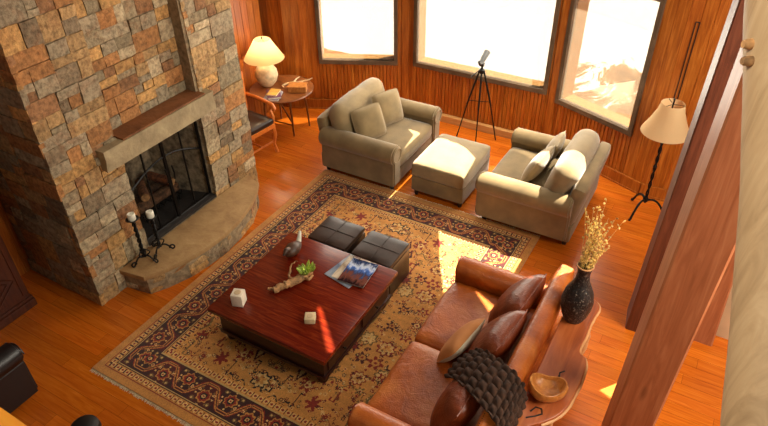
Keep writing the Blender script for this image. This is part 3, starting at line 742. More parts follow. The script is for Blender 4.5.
# ------------------------------------------------------------------ coffee table
ct = thing('coffee_table', 'large square dark red mahogany coffee table on the rug', 'coffee table', (-2.67, 3.155, RZ))
TZ = .42 - RZ
c = MB(); c.box((-.61, -.605, TZ - .05), (.61, .605, TZ), .008); c.build('tabletop', M_mahog, ct, smooth=30)
c = MB(); c.box((-.55, -.545, .09), (.55, .545, TZ - .05), .006); c.box((-.565, -.56, .09), (.565, .56, .125), .006); c.box((-.58, -.575, TZ - .075), (.58, .575, TZ - .051), .006); c.build('drawer_case', M_mahog_d, ct, smooth=30)
for yy in (-.27, .27):
    d = MB(); d.box((.551, yy - .22, .15), (.562, yy + .22, TZ - .10), .004); d = d.build('drawer', M_mahog_d, ct, smooth=0)
    k = MB(); k.lathe([(.006, 0), (.006, .012), (.014, .02), (.010, .028)], 12, mtx=T(.562, yy, .22, 0, PI / 2)); k.build('knob', M_iron, d)
for sx in (-1, 1):
    for sy in (-1, 1):
        l = MB(); l.lathe([(.03, 0), (.048, .012), (.055, .04), (.046, .07), (.03, .09)], 16, (sx * .49, sy * .49, 0)); l.build('foot', M_mahog_d, ct)
TT = .42 + .0015
# leather cubes tucked under/behind the table
def cube(loc, label):
    e = thing('leather_cube', label, 'footstool', loc, 0, 'dark leather cubes beside the coffee table')
    b = MB(); b.box((-.215, -.20, 0), (.215, .20, .335), .014); b.build('body', M_dleather, e)
    l = MB(); l.cushion((.435, .405, .06), .02, (0, 0, .12), 8, T(0, 0, .372)); l.build('lid', M_dleather, e)
    s_ = MB(); s_.tube([(-.215, 0, .404), (-.1, 0, .4075), (.1, 0, .4075), (.215, 0, .404)], .003, 6); s_.tube([(0, -.20, .404), (0, -.1, .4075), (0, .1, .4075), (0, .20, .404)], .003, 6); s_.build('seam', M_dleather, e)
cube((-2.885, 3.99, RZ), 'dark brown leather cube stool on the left, behind the duck carving')
cube((-2.375, 3.985, RZ), 'dark brown leather cube stool on the right, behind the magazines')

# table-top things
dk = thing('duck_carving', 'small dark carved duck with a pale upright tail on the coffee table', 'carving', (-3.05, 3.50, TT), 0)
b = MB(); bb = bmesh.new(); bmesh.ops.create_uvsphere(bb, u_segments=20, v_segments=14, radius=1)
for v in bb.verts:
    x, y_, z = v.co; tp = 1 - .28 * max(0, y_) - .05 * max(0, -y_); v.co = (x * .068 * tp, y_ * .115, .062 + z * (.06 if z > 0 else .061) * tp)
b.bm(bb); b.build('body', M_duck, dk)
b = MB(); b.tube([(0, -.07, .09), (.006, -.10, .115), (.012, -.118, .125)], [.034, .028, .022], 12); b.tube([(.012, -.112, .125), (.016, -.135, .122), (.018, -.155, .118)], [.026, .02, .006], 12); b.build('head', M_duck, dk)
b = MB(); b.tube([(.016, -.15, .118), (.02, -.172, .112)], [.010, .007], 8, flat=.5); b.build('bill', M_black, dk)
b = MB(); b.tube([(0, .09, .085), (-.012, .125, .115), (-.03, .165, .15)], [.026, .02, .012], 10, flat=.6); b.build('tail', M_white, dk)  # white tapered piece rising at the rear end
dw = thing('driftwood_planter', 'gnarled driftwood piece with a green succulent growing at one end', 'plant', (-2.80, 3.15, TT), 0)
b = MB()
def gnarl(pts, r0, r1, n=14, seed=0, amp=.012):
    P = [Vector(p) for p in pts]; out = []; rs = []
    for k in range(n + 1):
        t = k / n * (len(P) - 1); i = min(int(t), len(P) - 2); q = P[i].lerp(P[i + 1], t - i)
        q = q + Vector((noise.noise(Vector((k * .6, seed, 0))), noise.noise(Vector((k * .6, seed, 5))), .4 * noise.noise(Vector((k * .6, seed, 9))))) * amp
        out.append(q); rs.append((r0 + (r1 - r0) * k / n) * (1 + .35 * noise.noise(Vector((k * .9, seed, 2)))))
    return out, rs
p_, r_ = gnarl([(-.08, -.17, .035), (-.03, -.08, .045), (.02, .0, .045), (.05, .09, .05), (.06, .17, .05)], .030, .042, 18, 1); b.tube(p_, r_, 10)
p_, r_ = gnarl([(-.06, -.12, .04), (-.12, -.17, .025), (-.15, -.17, .03)], .018, .006, 8, 2); b.tube(p_, r_, 8)
p_, r_ = gnarl([(.0, -.02, .05), (-.07, .05, .06), (-.10, .12, .11), (-.06, .17, .12)], .012, .004, 10, 3, .02); b.tube(p_, r_, 8)
p_, r_ = gnarl([(.05, .1, .05), (.12, .08, .05), (.13, .14, .06)], .02, .008, 8, 4); b.tube(p_, r_, 8)
b.build('driftwood', M_drift, dw)
b = MB()
for k in range(60):
    a = random.uniform(0, 2 * PI); r = .055 * math.sqrt(random.random()); cx_, cy_ = .055 + r * math.cos(a), .14 + r * 1.2 * math.sin(a); h = random.uniform(.03, .06); rr = random.uniform(.006, .012)
    tl = Vector((math.cos(a), math.sin(a), 0)) * .03
    b.tube([(cx_, cy_, .08), (cx_ + tl.x * .5, cy_ + tl.y * .5, .08 + h * .6), (cx_ + tl.x, cy_ + tl.y, .08 + h)], [rr, rr * 1.2, rr * .2], 6, rt(1.0, .35))
b.build('succulent', M_green, dw)
def magazine(loc, rz, w, h, t, label, cols, seed):
    e = thing('magazine', label, 'magazine', loc, rz, 'magazines on the coffee table')
    p = MB(); p.box((-w / 2 + .002, -h / 2 + .002, .0008), (w / 2 - .002, h / 2 - .002, t - .001)); p.build('pages', M_white, e, smooth=0)
    m = Mat('glossy_cover_%d' % seed); v = m.coords((3.2, 1.2, 1), (0, 0, .35)); n = m.noise(v, 5 + seed, 5, .6, .8); tc = m.coords()
    sx = m.node('ShaderNodeSeparateXYZ'); m.link(tc, sx.inputs[0]); ma = m.node('ShaderNodeMath', operation='MULTIPLY_ADD'); m.link(n, ma.inputs[0]); ma.inputs[1].default_value = .5
    mb2 = m.node('ShaderNodeMath', operation='MULTIPLY_ADD'); m.link(sx.outputs[1], mb2.inputs[0]); mb2.inputs[1].default_value = 1.0 / h * .6; mb2.inputs[2].default_value = .24; m.link(mb2.outputs[0], ma.inputs[2])
    m.base(m.ramp(ma.outputs[0], cols)); m.set(Roughness=.16)
    cv = MB(); cv.box((-w / 2, -h / 2, t - .001), (w / 2, h / 2, t)); cv.box((-w / 2, -h / 2, 0), (w / 2, h / 2, .0008)); cv.box((-w / 2 - .001, -h / 2, 0), (-w / 2, h / 2, t)); cv.build('cover', m.m, e, smooth=0)
LAND = [(0.22, (30, 22, 30)), (0.36, (120, 70, 56)), (0.45, (58, 66, 92)), (0.55, (70, 116, 196)), (0.64, (206, 220, 240)), (0.74, (40, 66, 110)), (0.86, (26, 26, 34))]
GREY = [(0.25, (150, 160, 176)), (0.45, (96, 108, 130)), (0.6, (178, 188, 200)), (0.8, (128, 140, 158))]
CREAM = [(0.3, (214, 200, 176)), (0.5, (150, 130, 110)), (0.7, (226, 216, 196)), (0.85, (60, 50, 46))]
magazine((-2.45, 3.55, TT), -.18, .30, .36, .006, 'pale grey-blue magazine at the bottom of the stack', GREY, 1)
magazine((-2.41, 3.57, TT + .0065), .02, .29, .34, .006, 'cream-edged magazine in the middle of the stack', CREAM, 2)
magazine((-2.36, 3.55, TT + .013), .10, .26, .33, .010, 'magazine with a blue mountain landscape on top of the stack', LAND, 3)
def votive(loc, s_, h, rz, label, mat):
    e = thing('votive_holder', label, 'candle holder', loc, rz, 'white votive blocks on the coffee table')
    b = MB(); b.box((-s_ / 2, -s_ / 2, 0), (s_ / 2, s_ / 2, h), .006); b.build('block', mat, e)
    b = MB(); b.lathe([(s_ * .26, 0), (s_ * .3, .002), (s_ * .26, .005), (s_ * .1, .004)], 16, (0, 0, h)); b.tube([(0, 0, h + .004), (0, 0, h + .012)], .0015, 5); b.build('tealight', M_cream, e)
M_cubewhite = plain('white_stone_block', (232, 218, 196), .6, 0, 14, .06)
M_cubecream = plain('cream_stone_block', (216, 194, 150), .6, 0, 14, .08)
votive((-3.07, 2.735, TT), .10, .125, .35, 'tall white votive block near the front left corner of the coffee table', M_cubewhite)
votive((-2.41, 2.865, TT), .088, .055, .5, 'low cream votive block toward the near right of the coffee table', M_cubecream)

# ------------------------------------------------------------------ leather sofa
sf = thing('leather_sofa', 'cognac brown leather sofa with rolled arms and nailhead trim', 'sofa', (-1.06, 3.10, RZ))
b = MB(); b.box((-.47, -.98, .07), (.47, .98, .28), .02); b.build('base', M_leather, sf)
for k, yy in enumerate((-.40, .40)):
    b = MB(); b.cushion((.84, .798, .17), .05, (.015, 0, .08), 12, T(-.085, yy, .35), wrinkle=.008, seed=k * 5); b.build('seat_cushion', M_leather, sf)
def sofa_arm(sg):
    b = bmesh.new(); bmesh.ops.create_cube(b, size=1)
    pts = [(0, .08), (0, .48)] + [(.10 + .105 * math.cos(PI - k * (PI + .6) / 12), .50 + .105 * math.sin(PI - k * (PI + .6) / 12)) for k in range(13)] + [(.17, .42), (.17, .08)]
    b.free(); b = bmesh.new(); vs = [b.verts.new((-.50, sg * (.80 + p[0]), p[1])) for p in pts]; f = b.faces.new(vs); r = bmesh.ops.extrude_face_region(b, geom=[f])
    for g_ in r['geom']:
        if isinstance(g_, bmesh.types.BMVert): g_.co.x = .40
    bmesh.ops.recalc_face_normals(b, faces=b.faces[:]); bmesh.ops.bevel(b, geom=[e_ for e_ in b.edges if abs(e_.verts[0].co.x - e_.verts[1].co.x) < 1e-6], offset=.02, segments=3, affect='EDGES')
    mb = MB(); mb.bm(b); return mb.build('armrest', M_leather, sf)
sofa_arm(1); sofa_arm(-1)
b = MB(); b.cushion((.15, 1.99, .66), .05, (0, 0, .02), 14, T(.385, 0, .52, 0, .12), wrinkle=.004); b.build('backrest', M_leather, sf)
nh = MB(); ctr = T(.385, 0, .52, 0, .12)
for k in range(92):
    p = ctr @ Vector((-.052, -.955 + k * 1.91 / 91, .318)); nh.lathe([(.0065, 0), (.005, .004), (.002, .0055)], 8, mtx=Matrix.Translation(p) @ Euler((0, -.55, 0)).to_matrix().to_4x4())
nh.build('nailhead_trim', M_iron, sf)
for sx in (-.40, .40):
    for sy in (-.90, .90):
        l = MB(); l.lathe([(.025, 0), (.038, .08)], 12, (sx, sy, 0)); l.build('leg', M_black, sf)
G3 = 'leather pillows along the sofa back'
throw_pillow(.54, .46, .22, T(-.915, 3.68, .66, .62, 0, PI / 2 - .10), 'chestnut leather pillow at the far end of the sofa, sun on its top', M_leather2, 'leather_pillow', group=G3, seed=11)
throw_pillow(.54, .46, .22, T(-.915, 3.22, .66, .60, .0, PI / 2 - .12), 'chestnut leather pillow in the middle, behind the small two-tone cushion', M_leather2, 'leather_pillow', group=G3, seed=12)
throw_pillow(.54, .46, .25, T(-.92, 2.58, .65, .45, 0, PI / 2 - .05), 'chestnut leather pillow at the near end, under the knit throw', M_leather2, 'leather_pillow', group=G3, seed=13)
throw_pillow(.48, .30, .14, T(-1.17, 3.16, .56, .62, .0, PI / 2 - .14), 'small cushion, tan front and pale linen back, leaning on leather pillows', plain('two_tone_cloth', (255, 250, 240), .8, 0, 10, .06), 'accent_cushion', tint=lin((190, 124, 66)), tint2=lin((222, 214, 190)), seed=14, pipe=False)

# knit throw draped over the near pillow and the back
def knit():
    ctrl = [[(-1.11, 2.74, .60), (-1.075, 2.86, .66), (-1.01, 2.985, .69)], [(-.985, 2.62, .79), (-.965, 2.78, .82), (-.91, 2.93, .82)], [(-.80, 2.48, .885), (-.79, 2.66, .905), (-.77, 2.85, .89)],
            [(-.63, 2.37, .91), (-.62, 2.56, .915), (-.61, 2.77, .91)], [(-.54, 2.31, .87), (-.535, 2.50, .875), (-.53, 2.70, .875)], [(-.52, 2.28, .76), (-.513, 2.47, .76), (-.51, 2.67, .76)]]
    A = np.array(ctrl); nu, nv = 130, 90; vs = []
    def cat(P, t):
        n = len(P) - 1; t *= n; i = min(int(t), n - 1); f = t - i; p0, p1, p2, p3 = P[max(i - 1, 0)], P[i], P[i + 1], P[min(i + 2, n)]
        return .5 * (2 * p1 + (p2 - p0) * f + (2 * p0 - 5 * p1 + 4 * p2 - p3) * f * f + (3 * p1 - p0 - 3 * p2 + p3) * f ** 3)
    def pt(u, v): return cat([cat(list(r), v) for r in A], u)
    G = [[Vector(pt(i / nu, j / nv)) for j in range(nv + 1)] for i in range(nu + 1)]
    for i in range(nu + 1):
        for j in range(nv + 1):
            n = (G[min(i + 1, nu)][j] - G[max(i - 1, 0)][j]).cross(G[i][min(j + 1, nv)] - G[i][max(j - 1, 0)]).normalized()
            if n.z < 0 and i < nu * .75: n = -n
            if i >= nu * .75 and n.x < 0: n = -n
            u, v = i / nu * 13, j / nv * 6; row = int(u); h = abs(math.sin(PI * u)) ** .7 * abs(math.sin(PI * (v + .5 * (row % 2)))) ** .7
            vs.append(G[i][j] + n * (.026 * h))
    fs = [(i * (nv + 1) + j, i * (nv + 1) + j + 1, (i + 1) * (nv + 1) + j + 1, (i + 1) * (nv + 1) + j) for i in range(nu) for j in range(nv)]
    mb = MB(); mb.add(vs, fs); o = mb.build('knit_throw', M_knit, None, smooth=70)
    md = o.modifiers.new('thickness', 'SOLIDIFY'); md.thickness = .012; md.offset = -1
    tag(o, 'chunky dark brown woven throw draped over the sofa back', 'throw')
knit()

# ------------------------------------------------------------------ live-edge console behind the sofa
cs = thing('live_edge_console', 'live-edge wood slab console table behind the leather sofa', 'console table', (0, 0, 0))
SZ = .72
op = [(-.535, 3.93), (-.46, 3.955), (-.36, 3.94), (-.305, 3.88), (-.315, 3.76), (-.322, 3.64), (-.318, 3.52), (-.325, 3.42), (-.315, 3.345), (-.262, 3.315), (-.238, 3.22), (-.232, 3.10), (-.24, 2.98), (-.25, 2.87), (-.28, 2.76), (-.345, 2.66), (-.42, 2.58), (-.48, 2.50), (-.535, 2.46)]
def sm(poly, n=3):
    m = len(poly); out = []
    for i in range(m):
        p0, p1, p2, p3 = [Vector(poly[k % m]) for k in (i - 1, i, i + 1, i + 2)]
        if i == m - 1: out.append(tuple(p1)); continue
        for k in range(n):
            f = k / n; q = .5 * (2 * p1 + (p2 - p0) * f + (2 * p0 - 5 * p1 + 4 * p2 - p3) * f * f + (3 * p1 - p0 - 3 * p2 + p3) * f ** 3); out.append((min(q.x, -.2) if i else q.x, q.y))
    return out
op2 = sm(op); b = MB(); b.prism(op2, SZ - .05, SZ, .012, seg=3); b.build('slab_top', M_slab, cs, smooth=50)
ed = MB(); pts = [(x + .004, y, SZ - .028) for x, y in op2[6:-8]]; ed.tube(pts, [.012 + .005 * noise.noise(Vector((k * .5, 0, 0))) for k in range(len(pts))], 8); ed.build('bark_edge', M_slabedge, cs)
for pl in ([(-.36, 3.12), (-.385, 3.09), (-.375, 3.05), (-.40, 3.02)], [(-.385, 3.06), (-.36, 3.035), (-.335, 3.03)], [(-.46, 2.68), (-.44, 2.73), (-.40, 2.735), (-.385, 2.70), (-.42, 2.66), (-.47, 2.62)]):
    ck = MB(); ck.tube([(x, y, SZ - .0005) for x, y in pl], .006, 6); ck.build('crack', M_black, cs)
for (yy, tw) in ((3.70, 1), (2.78, -1)):
    for xx in (-.50, -.35):
        p_, r_ = gnarl([(xx, yy, SZ - .05), (xx + .02, yy + tw * .03, .45), (xx - .01, yy - tw * .02, .2), (xx + .015, yy + tw * .04, 0.0)], .035, .028, 12, xx * 9, .014)
        p_[-1].z = 0.0; l = MB(); l.tube(p_, r_, 10); l.build('leg', M_slabedge, cs)
vz = thing('vase', 'tall black pitted vase of dried grasses standing on the live-edge console', 'vase', (-.455, 3.655, SZ + .0005)); vz.scale = (.84, .84, 1.0)
b = MB(); pr = [(.07, 0), (.085, .005), (.115, .06), (.138, .14), (.142, .20), (.125, .28), (.095, .34), (.070, .39), (.058, .44), (.056, .48), (.066, .52), (.074, .54), (.066, .545), (.050, .52), (.046, .46), (.05, .40)]
b.lathe(pr, 32); b.build('vase_body', M_vase, vz)
b = MB(); rr = MB()
b.lathe([(.068, .537), (.076, .541), (.074, .548), (.062, .546)], 24, cap=False); b.build('rim', M_slabedge, vz)
dg_ = MB()
for k in range(34):
    a = random.uniform(0, 2 * PI); sp = random.uniform(.01, .18); H = random.uniform(.72, 1.06) if k > 8 else random.uniform(.95, 1.10)
    ex, ey = sp * math.cos(a) * .9 + .05, sp * math.sin(a) * .8; pts = [(.02 * math.cos(a), .02 * math.sin(a), .42), (.03 * math.cos(a) + ex * .2, .03 * math.sin(a) + ey * .2, .56), (ex * .6, ey * .6, .56 + (H - .56) * .55), (ex, ey, H)]
    dg_.tube(pts, [.0022, .002, .0016, .001], 5, rt(1, .25))
    for q in range(15):
        t = random.uniform(.25, 1); i = 1 if t < .6 else 2; f = (t - .25) / .35 if i == 1 else (t - .6) / .4; f = min(1, f); p = Vector(pts[i]).lerp(Vector(pts[i + 1]), f)
        o2 = Vector((random.uniform(-1, 1), random.uniform(-1, 1), random.uniform(-.2, 1))) * .022; s_ = random.uniform(.005, .011)
        dg_.tube([p, p + o2 * .6, p + o2], [.001, s_, .001], 5, rt(1.05, .35))
dg_.build('dried_grass', M_dry, vz, smooth=60, weld=False)
bw = thing('wooden_bowl', 'freeform burl wood bowl sitting on the live-edge console', 'bowl', (-.415, 2.865, SZ + .0005), .6)
n = 28; pro = [(.045, 0), (.085, .012), (.115, .045), (.122, .085), (.112, .115), (.104, .112), (.098, .085), (.075, .045), (.03, .03)]; vs = []; fs = []
for r, z in pro:
    for k in range(n):
        a = 2 * PI * k / n; w_ = 1 + .10 * math.cos(2 * a + .5) + .05 * math.cos(3 * a); dip = -.028 * max(0, math.cos(a - 1.0)) ** 3 if z > .08 else 0
        vs.append((r * w_ * math.cos(a), r * w_ * math.sin(a), z + dip + (.012 * math.cos(2 * a) if z > .08 else 0)))
for i in range(len(pro) - 1):
    for k in range(n): fs.append((i * n + k, i * n + (k + 1) % n, (i + 1) * n + (k + 1) % n, (i + 1) * n + k))
fs.append(tuple(reversed(range(n)))); fs.append(tuple((len(pro) - 1) * n + k for k in range(n))); b = MB(); b.add(vs, fs); b.build('bowl_body', M_bowl, bw)

# ------------------------------------------------------------------ lamp table corner
tb = thing('lamp_table', 'round drop-leaf walnut table in the corner beneath the table lamp', 'side table', (-5.08, 6.02, 0)); LZ = .62
b = MB(); b.lathe([(.40, LZ - .028), (.425, LZ - .02), (.43, LZ - .01), (.422, LZ)], 48); b.build('tabletop', M_walnut, tb, smooth=30)
b = MB(); b.box((-.22, -.16, LZ - .10), (.22, .16, LZ - .028), .005); b.build('apron', M_walnut, tb, smooth=0)
for (x, y_) in ((.22, -.12), (.24, .22), (-.24, .2), (-.24, -.15)):
    l = MB(); l.tube([(x * .85, y_ * .85, LZ - .03), (x * .95, y_ * .95, .3), (x, y_, 0)], [.020, .015, .012], 10); l.build('leg', M_walnut, tb)
b = MB(); b.tube([(.10, -.22, LZ - .04), (.21, -.125, .22)], .012, 8); b.tube([(-.22, -.13, .16), (.21, -.11, .16)], .010, 8); b.build('stretcher', M_walnut, tb)
lp = thing('table_lamp', 'round cream ceramic lamp with a glowing parchment shade', 'lamp', (-5.30, 6.00, LZ + .0005))
b = MB(); b.lathe([(.07, 0), (.085, .012), (.13, .07), (.155, .15), (.145, .22), (.10, .285), (.05, .32), (.04, .345)], 32); b.build('ceramic_base', plain('crackle_ceramic', (214, 190, 150), .5, 0, 16, .12, .3, 40), lp)
b = MB(); b.lathe([(.265, .385), (.105, .645)], 40, cap=False); b.build('lamp_shade', M_lampshade, lp)
b = MB(); b.tube([(.04 * 0, 0, .34), (0, 0, .44)], .012, 8); b.tube([(0, 0, .43), (.06, 0, .47), (.06, 0, .60), (0, 0, .645), (-.06, 0, .60), (-.06, 0, .47), (0, 0, .43)], .003, 6); b.lathe([(.004, .645), (.011, .66), (.004, .675)], 10); b.build('harp', M_iron, lp)
pl_ = bpy.data.lights.new('table_lamp_bulb', 'POINT'); pl_.energy = 5; pl_.color = (1.0, 0.80, 0.54); pl_.shadow_soft_size = .04; po = bpy.data.objects.new('table_lamp_bulb', pl_); COL.objects.link(po); po.location = (-5.30, 6.0, LZ + .52)
def book(loc, rz, w, h, t, label, c, group='books beside the table lamp'):
    e = thing('book', label, 'book', loc, rz, group)
    p = MB(); p.box((-w / 2, -h / 2, .002), (w / 2 - .004, h / 2 - .003, t - .002)); p.build('pages', M_white, e, smooth=0)
    cvr = MB(); cvr.box((-w / 2 - .002, -h / 2 - .003, 0), (w / 2, h / 2, .002)); cvr.box((-w / 2 - .002, -h / 2 - .003, t - .002), (w / 2, h / 2, t)); cvr.box((-w / 2 - .004, -h / 2 - .003, 0), (-w / 2, h / 2, t)); cvr.build('cover', plain('book_cover', c, .35), e, smooth=0)
LT = LZ + .001
book((-5.02, 5.76, LT), .4, .20, .27, .018, 'pale grey book at the bottom of the pile by the lamp', (150, 150, 168))
book((-5.01, 5.765, LT + .0185), .75, .17, .24, .025, 'purple book in the middle of the pile by the lamp', (92, 40, 84))
book((-5.015, 5.775, LT + .044), .3, .13, .18, .018, 'small yellow book on top of the pile by the lamp', (204, 150, 50))
bx_ = thing('keepsake_box', 'small golden wooden box on the round lamp table', 'box', (-4.84, 6.06, LT), .45)
b = MB(); b.box((-.12, -.075, 0), (.12, .075, .06), .006); b.build('box_body', M_bowl, bx_, smooth=0)
b = MB(); b.box((-.124, -.079, .061), (.124, .079, .085), .008); b.build('lid', M_bowl, bx_, smooth=0)
an = MB()
for pts in ([(0, 0, .02), (.08, .07, .035), (.18, .10, .05), (.27, .17, .075), (.30, .20, .09)], [(.08, .07, .035), (.07, .14, .05), (.09, .19, .07)], [(.18, .10, .05), (.24, .07, .05), (.30, .08, .07)], [(0, 0, .02), (-.02, -.06, .014), (.03, -.09, .014)]):
    p_, r_ = gnarl(pts, .014, .006, 8, 3, .004); an.tube(p_, r_, 8)
tag(an.build('antler', M_antler, None, (-5.08, 6.12, LT - .003)), 'pale branching antler lying on the round lamp table', 'antler')
# wooden armchair by the fireplace
wc = thing('wooden_armchair', 'carved orange-wood armchair with dark leather seat beside the fireplace', 'armchair', (-5.06, 5.27, 0), -.12)
b = MB(); b.cushion((.46, .46, .08), .03, (0, 0, .15), 8, T(0, 0, .45)); b.build('seat', M_dleather, wc)
b = MB(); b.box((-.235, -.235, .36), (.235, .235, .415), .01); b.build('seat_rail', M_chairwood, wc, smooth=0)
for sg in (-1, 1):
    a = MB(); a.tube([(-.25, sg * .24, .70), (-.10, sg * .26, .69), (.08, sg * .265, .67), (.20, sg * .255, .66), (.235, sg * .25, .62), (.215, sg * .25, .585)], [.020, .022, .024, .026, .024, .016], 10)
    a.tube([(.18, sg * .255, .655), (.15, sg * .25, .58), (.20, sg * .245, .50), (.19, sg * .235, .40)], [.022, .018, .02, .022], 10); a.build('armrest', M_chairwood, wc)
    for fx in (-.21, .21):
        l = MB(); k = 1 if fx > 0 else -1; l.tube([(fx, sg * .21, .37), (fx + k * .02, sg * .215, .26), (fx - k * .012, sg * .21, .12), (fx + k * .02, sg * .215, 0)], [.028, .024, .016, .022], 10); l.build('leg', M_chairwood, wc)
b = MB(); b.box((-.26, -.22, .48), (-.225, .22, 1.02), .015, mtx=T(0, 0, 0)); b.build('backrest', M_chairwood, wc)
b = MB(); b.tube([(-.2, 0, .16), (.2, 0, .16)], .012, 8); b.tube([(.2, -.21, .16), (.2, .21, .16)], .012, 8); b.build('stretcher', M_chairwood, wc)

# ------------------------------------------------------------------ telescope
ts = thing('telescope', 'spotting scope on a tall tripod in front of the middle window', 'telescope', (-2.64, 7.02, 0))
for k, a in enumerate((3.45, 5.0, .42)):
    R_ = .27; l = MB(); d = Vector((math.cos(a), math.sin(a) * .8, 0)); l.tube([d * .03 + Vector((0, 0, .98)), d * .16 + Vector((0, 0, .5))], [.013, .012], 8); l.tube([d * .15 + Vector((0, 0, .53)), d * R_ + Vector((0, 0, 0.003))], [.009, .008], 8); l.build('leg', M_iron, ts)
b = MB(); b.tube([(0, 0, .52), (0, 0, 1.06)], .013, 8); b.lathe([(.03, .95), (.04, .97), (.04, 1.0), (.02, 1.02)], 12)
for a in (3.45, 5.0, .42): b.tube([(0, 0, .56), (math.cos(a) * .145, math.sin(a) * .115, .56)], .005, 6)
b.tube([(0, 0, 1.02), (-.10, -.10, .92)], .007, 6); b.build('center_column', M_iron, ts)
b = MB(); b.box((-.03, -.03, 1.05), (.03, .03, 1.09), .006); b.tube([(.0, -.09, 1.11), (.0, -.03, 1.12), (.0, .0, 1.13), (.0, .10, 1.17), (.0, .13, 1.18)], [.022, .028, .036, .042, .046], 14); b.tube([(0, -.09, 1.11), (0, -.12, 1.15)], [.02, .018], 12); b.build('scope_tube', M_black, ts)

# ------------------------------------------------------------------ floor lamp
fl_ = thing('floor_lamp', 'wrought iron floor lamp with a cream bell shade in the right corner', 'lamp', (-.335, 6.38, 0))
b = MB(); N = 70
for ph in (0, PI): b.tube([(.010 * math.cos(ph + k * .4), .010 * math.sin(ph + k * .4), .16 + .98 * k / N) for k in range(N + 1)], .010, 6)
b.lathe([(.012, .14), (.03, .17), (.03, .20), (.014, .23)], 12); b.lathe([(.014, .60), (.022, .62), (.014, .64)], 12); b.tube([(0, 0, 1.1), (0, 0, 1.40)], .007, 8); b.build('pole', M_iron, fl_)
for a in (-1.95, .15, 2.25):
    l = MB(); pts = []
    for k in range(13):
        t = k / 12; r = .015 + .215 * t; z = .18 + .03 * math.sin(t * PI) - .165 * t ** 2.2; pts.append((r * math.cos(a), r * math.sin(a), z))
    pts.append((.25 * math.cos(a), .25 * math.sin(a), .012)); l.tube(pts, [.013] * 12 + [.014, .012], 8); l.build('leg', M_iron, fl_)
b = MB(); b.lathe([(.245, 1.04), (.235, 1.065), (.185, 1.16), (.135, 1.28), (.115, 1.37)], 40, cap=False); b.build('lamp_shade', M_lampshade2, fl_)
b = MB(); b.lathe([(.004, 1.395), (.012, 1.41), (.004, 1.43)], 10)
for k in range(3): b.tube([(0, 0, 1.36), (.113 * math.cos(k * 2.1), .113 * math.sin(k * 2.1), 1.365)], .003, 6)
b.build('finial', M_iron, fl_)
cd = MB(); dvec = Vector((math.cos(math.radians(aD)), math.sin(math.radians(aD)), 0)); nvec = Vector((dvec.y, -dvec.x, 0))
for off in (0, .035):
    p0 = Vector((eD.x + .08 + off, eD.y - .006, 0)); cd.tube([p0 + Vector((0, 0, .9)), p0 + Vector((0, 0, 2.08))], .005, 6)
cd.tube([Vector((eD.x + .08, eD.y - .006, 2.08)), Vector((eD.x + .115, eD.y - .006, 2.08))], .005, 6)
tag(cd.build('wall_cord', M_black), 'thin dark looped cord hanging on the wood wall behind the floor lamp', 'cord')  # two thin dark upright tubes joined at the top

# ------------------------------------------------------------------ left edge things
cb = thing('carved_cabinet', 'dark carved wooden cabinet with diamond panels beside the fireplace', 'cabinet', (-5.14, 1.45, 0))
b = MB(); b.box((-.44, -.60, .09), (-.0, .60, 2.0), .006); b.box((-.45, -.62, 0), (.03, .62, .09), .01); b.box((-.45, -.615, .09), (.015, .615, .12), .006); b.build('body', M_cab, cb, smooth=0)
for yy in (-.295, .295):
    d = MB(); d.box((.001, yy - .27, .17), (.022, yy + .27, 1.9), .004)
    for z0 in (.20, .62, 1.04, 1.46):
        for q in range(3):
            s_ = .22 - q * .07; d.tube([(.024, yy - s_, z0 + .19), (.024, yy, z0 + .19 + s_ * .82), (.024, yy + s_, z0 + .19), (.024, yy, z0 + .19 - s_ * .82)], .010, 6, closed=True)
    for sg in (-1, 1): d.box((.02, yy + sg * .25 - .015, .18), (.034, yy + sg * .25 + .015, 1.89), .004)
    d = d.build('door', M_cab, cb, smooth=0)
    k = MB(); k.lathe([(.006, 0), (.006, .015), (.015, .022), (.01, .03)], 12, mtx=T(.023, yy - math.copysign(.235, yy), 1.0, 0, PI / 2)); k.build('knob', M_iron, d)
lc = thing('tufted_leather_chair', 'dark oxblood tufted leather chair at the lower left edge', 'armchair', (-4.55, 1.00, 0), 0)
b = MB(); b.box((-.36, -.36, .07), (.36, .38, .30), .02); b.build('base', M_oxleather, lc)
b = MB(); b.cushion((.56, .66, .16), .05, (0, 0, .1), 8, T(0, .02, .37)); b.build('seat_cushion', M_oxleather, lc)
for sg in (-1, 1):
    a = MB(); pts = [(0, .08), (0, .50)] + [(.08 + .10 * math.cos(PI - k * (PI + 1.0) / 12), .52 + .10 * math.sin(PI - k * (PI + 1.0) / 12)) for k in range(13)] + [(.14, .43), (.14, .08)]
    bm_ = bmesh.new(); vs = [bm_.verts.new((sg * (.28 + p[0]), -.40, p[1])) for p in pts]; f = bm_.faces.new(vs); r = bmesh.ops.extrude_face_region(bm_, geom=[f])
    for g_ in r['geom']:
        if isinstance(g_, bmesh.types.BMVert): g_.co.y = .40
    bmesh.ops.recalc_face_normals(bm_, faces=bm_.faces[:]); bmesh.ops.bevel(bm_, geom=[e_ for e_ in bm_.edges if abs(e_.verts[0].co.y - e_.verts[1].co.y) < 1e-6], offset=.018, segments=3, affect='EDGES'); a.bm(bm_); a.build('armrest', M_oxleather, lc)
    sc = MB(); sc.tube([(sg * .36 + (.085 - .004 * k) * math.cos(k * .5) * sg, .408, .52 + (.085 - .004 * k) * math.sin(k * .5)) for k in range(20)], .006, 6); sc.build('scroll_trim', M_oxleather, lc)
b = MB(); b.cushion((.80, .20, .62), .09, (0, 0, .03), 8, T(0, -.36, .48, .12)); b.build('backrest', M_oxleather, lc)
for sx in (-.32, .32):
    for sy in (-.32, .34):
        l = MB(); l.lathe([(.022, 0), (.034, .08)], 12, (sx, sy, 0)); l.build('leg', M_black, lc)
sl = thing('round_stool', 'black round-topped stool cut off by the bottom edge of the picture', 'stool', (-3.16, 1.20, 0))
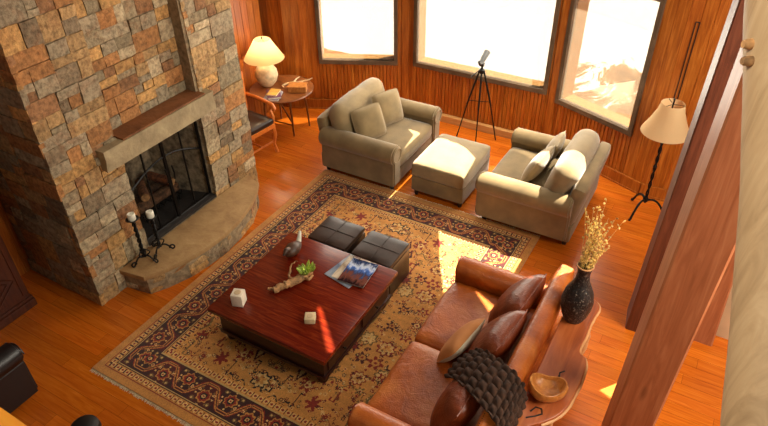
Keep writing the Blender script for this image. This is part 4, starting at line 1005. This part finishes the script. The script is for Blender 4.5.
b = MB(); b.lathe([(.085, .43), (.10, .44), (.106, .47), (.098, .51), (.065, .535), (.02, .545)], 28); b.build('seat', M_black, sl)
for k in range(4):
    a = PI / 4 + k * PI / 2; l = MB(); l.tube([(.07 * math.cos(a), .07 * math.sin(a), .44), (.12 * math.cos(a), .14 * math.sin(a), 0.002)], [.016, .012], 8); l.build('leg', M_black, sl)

# ------------------------------------------------------------------ loft timbers close by
lg = thing('log_post', 'pale peeled log brace close by at the right edge of the picture', 'log')
a0, a1 = Vector((-.03, 1.50, 4.24)), Vector((.27, .70, 3.10))
ax_ = RIGHT * .118 + Vector((0, 0, 0))
b = MB(); NN = 26; pts = []; rs = []
edge = [(.009, 1.278, 3.932), (.031, 1.23, 3.862), (.065, 1.164, 3.763), (.103, 1.065, 3.623), (.188, .864, 3.334)]
Rl = .10
P0, P1 = Vector((.010, 1.275, 3.93)), Vector((.188, .864, 3.334)); d_ = (P1 - P0)
for k in range(NN + 1):
    t = -.6 + 2.0 * k / NN; pts.append(P0 + d_ * t + RIGHT * (Rl + .010 * math.sin(max(0, min(1, t)) * PI) * 1) + UP * 0); rs.append(Rl * (1 + .03 * noise.noise(Vector((k * .4, 1, 1)))))
mid_ = P0.lerp(P1, .5); b.tube([p - mid_ for p in pts], rs, 24); lg.location = mid_; b.build('log_shaft', M_log, lg)
for k, (t, ) in enumerate(((.10,), (.14,))):
    p = P0 + d_ * t + RIGHT * .010; q = MB(); q.tube([p - mid_ - RIGHT * .022 , p - mid_ - RIGHT * .012, p - mid_ + RIGHT * .02], [.007, .0095, .0095], 12); q.build('peg', M_drift, lg)
rl = MB(); q0, q1 = Vector((-.950, .214, 3.517)), Vector((-.695, .244, 3.382)); dd = (q1 - q0).normalized(); nn_ = Vector((dd.y, -dd.x, 0)).normalized()
rl.box((-.6, -.11, -.06), (.5, 0, 0), .008); 
ro = rl.build('loft_rail', M_rail, None, smooth=0)
xa = (dd).normalized(); za = Vector((0, 0, 1)); za = (za - xa * za.dot(xa)).normalized(); ya_ = za.cross(xa)
mm = Matrix((xa, ya_, za)).transposed().to_4x4(); mm.translation = (q0 + q1) / 2; ro.matrix_world = mm
tag(ro, 'golden wood loft railing at the lower left corner, close to the viewer', 'railing')
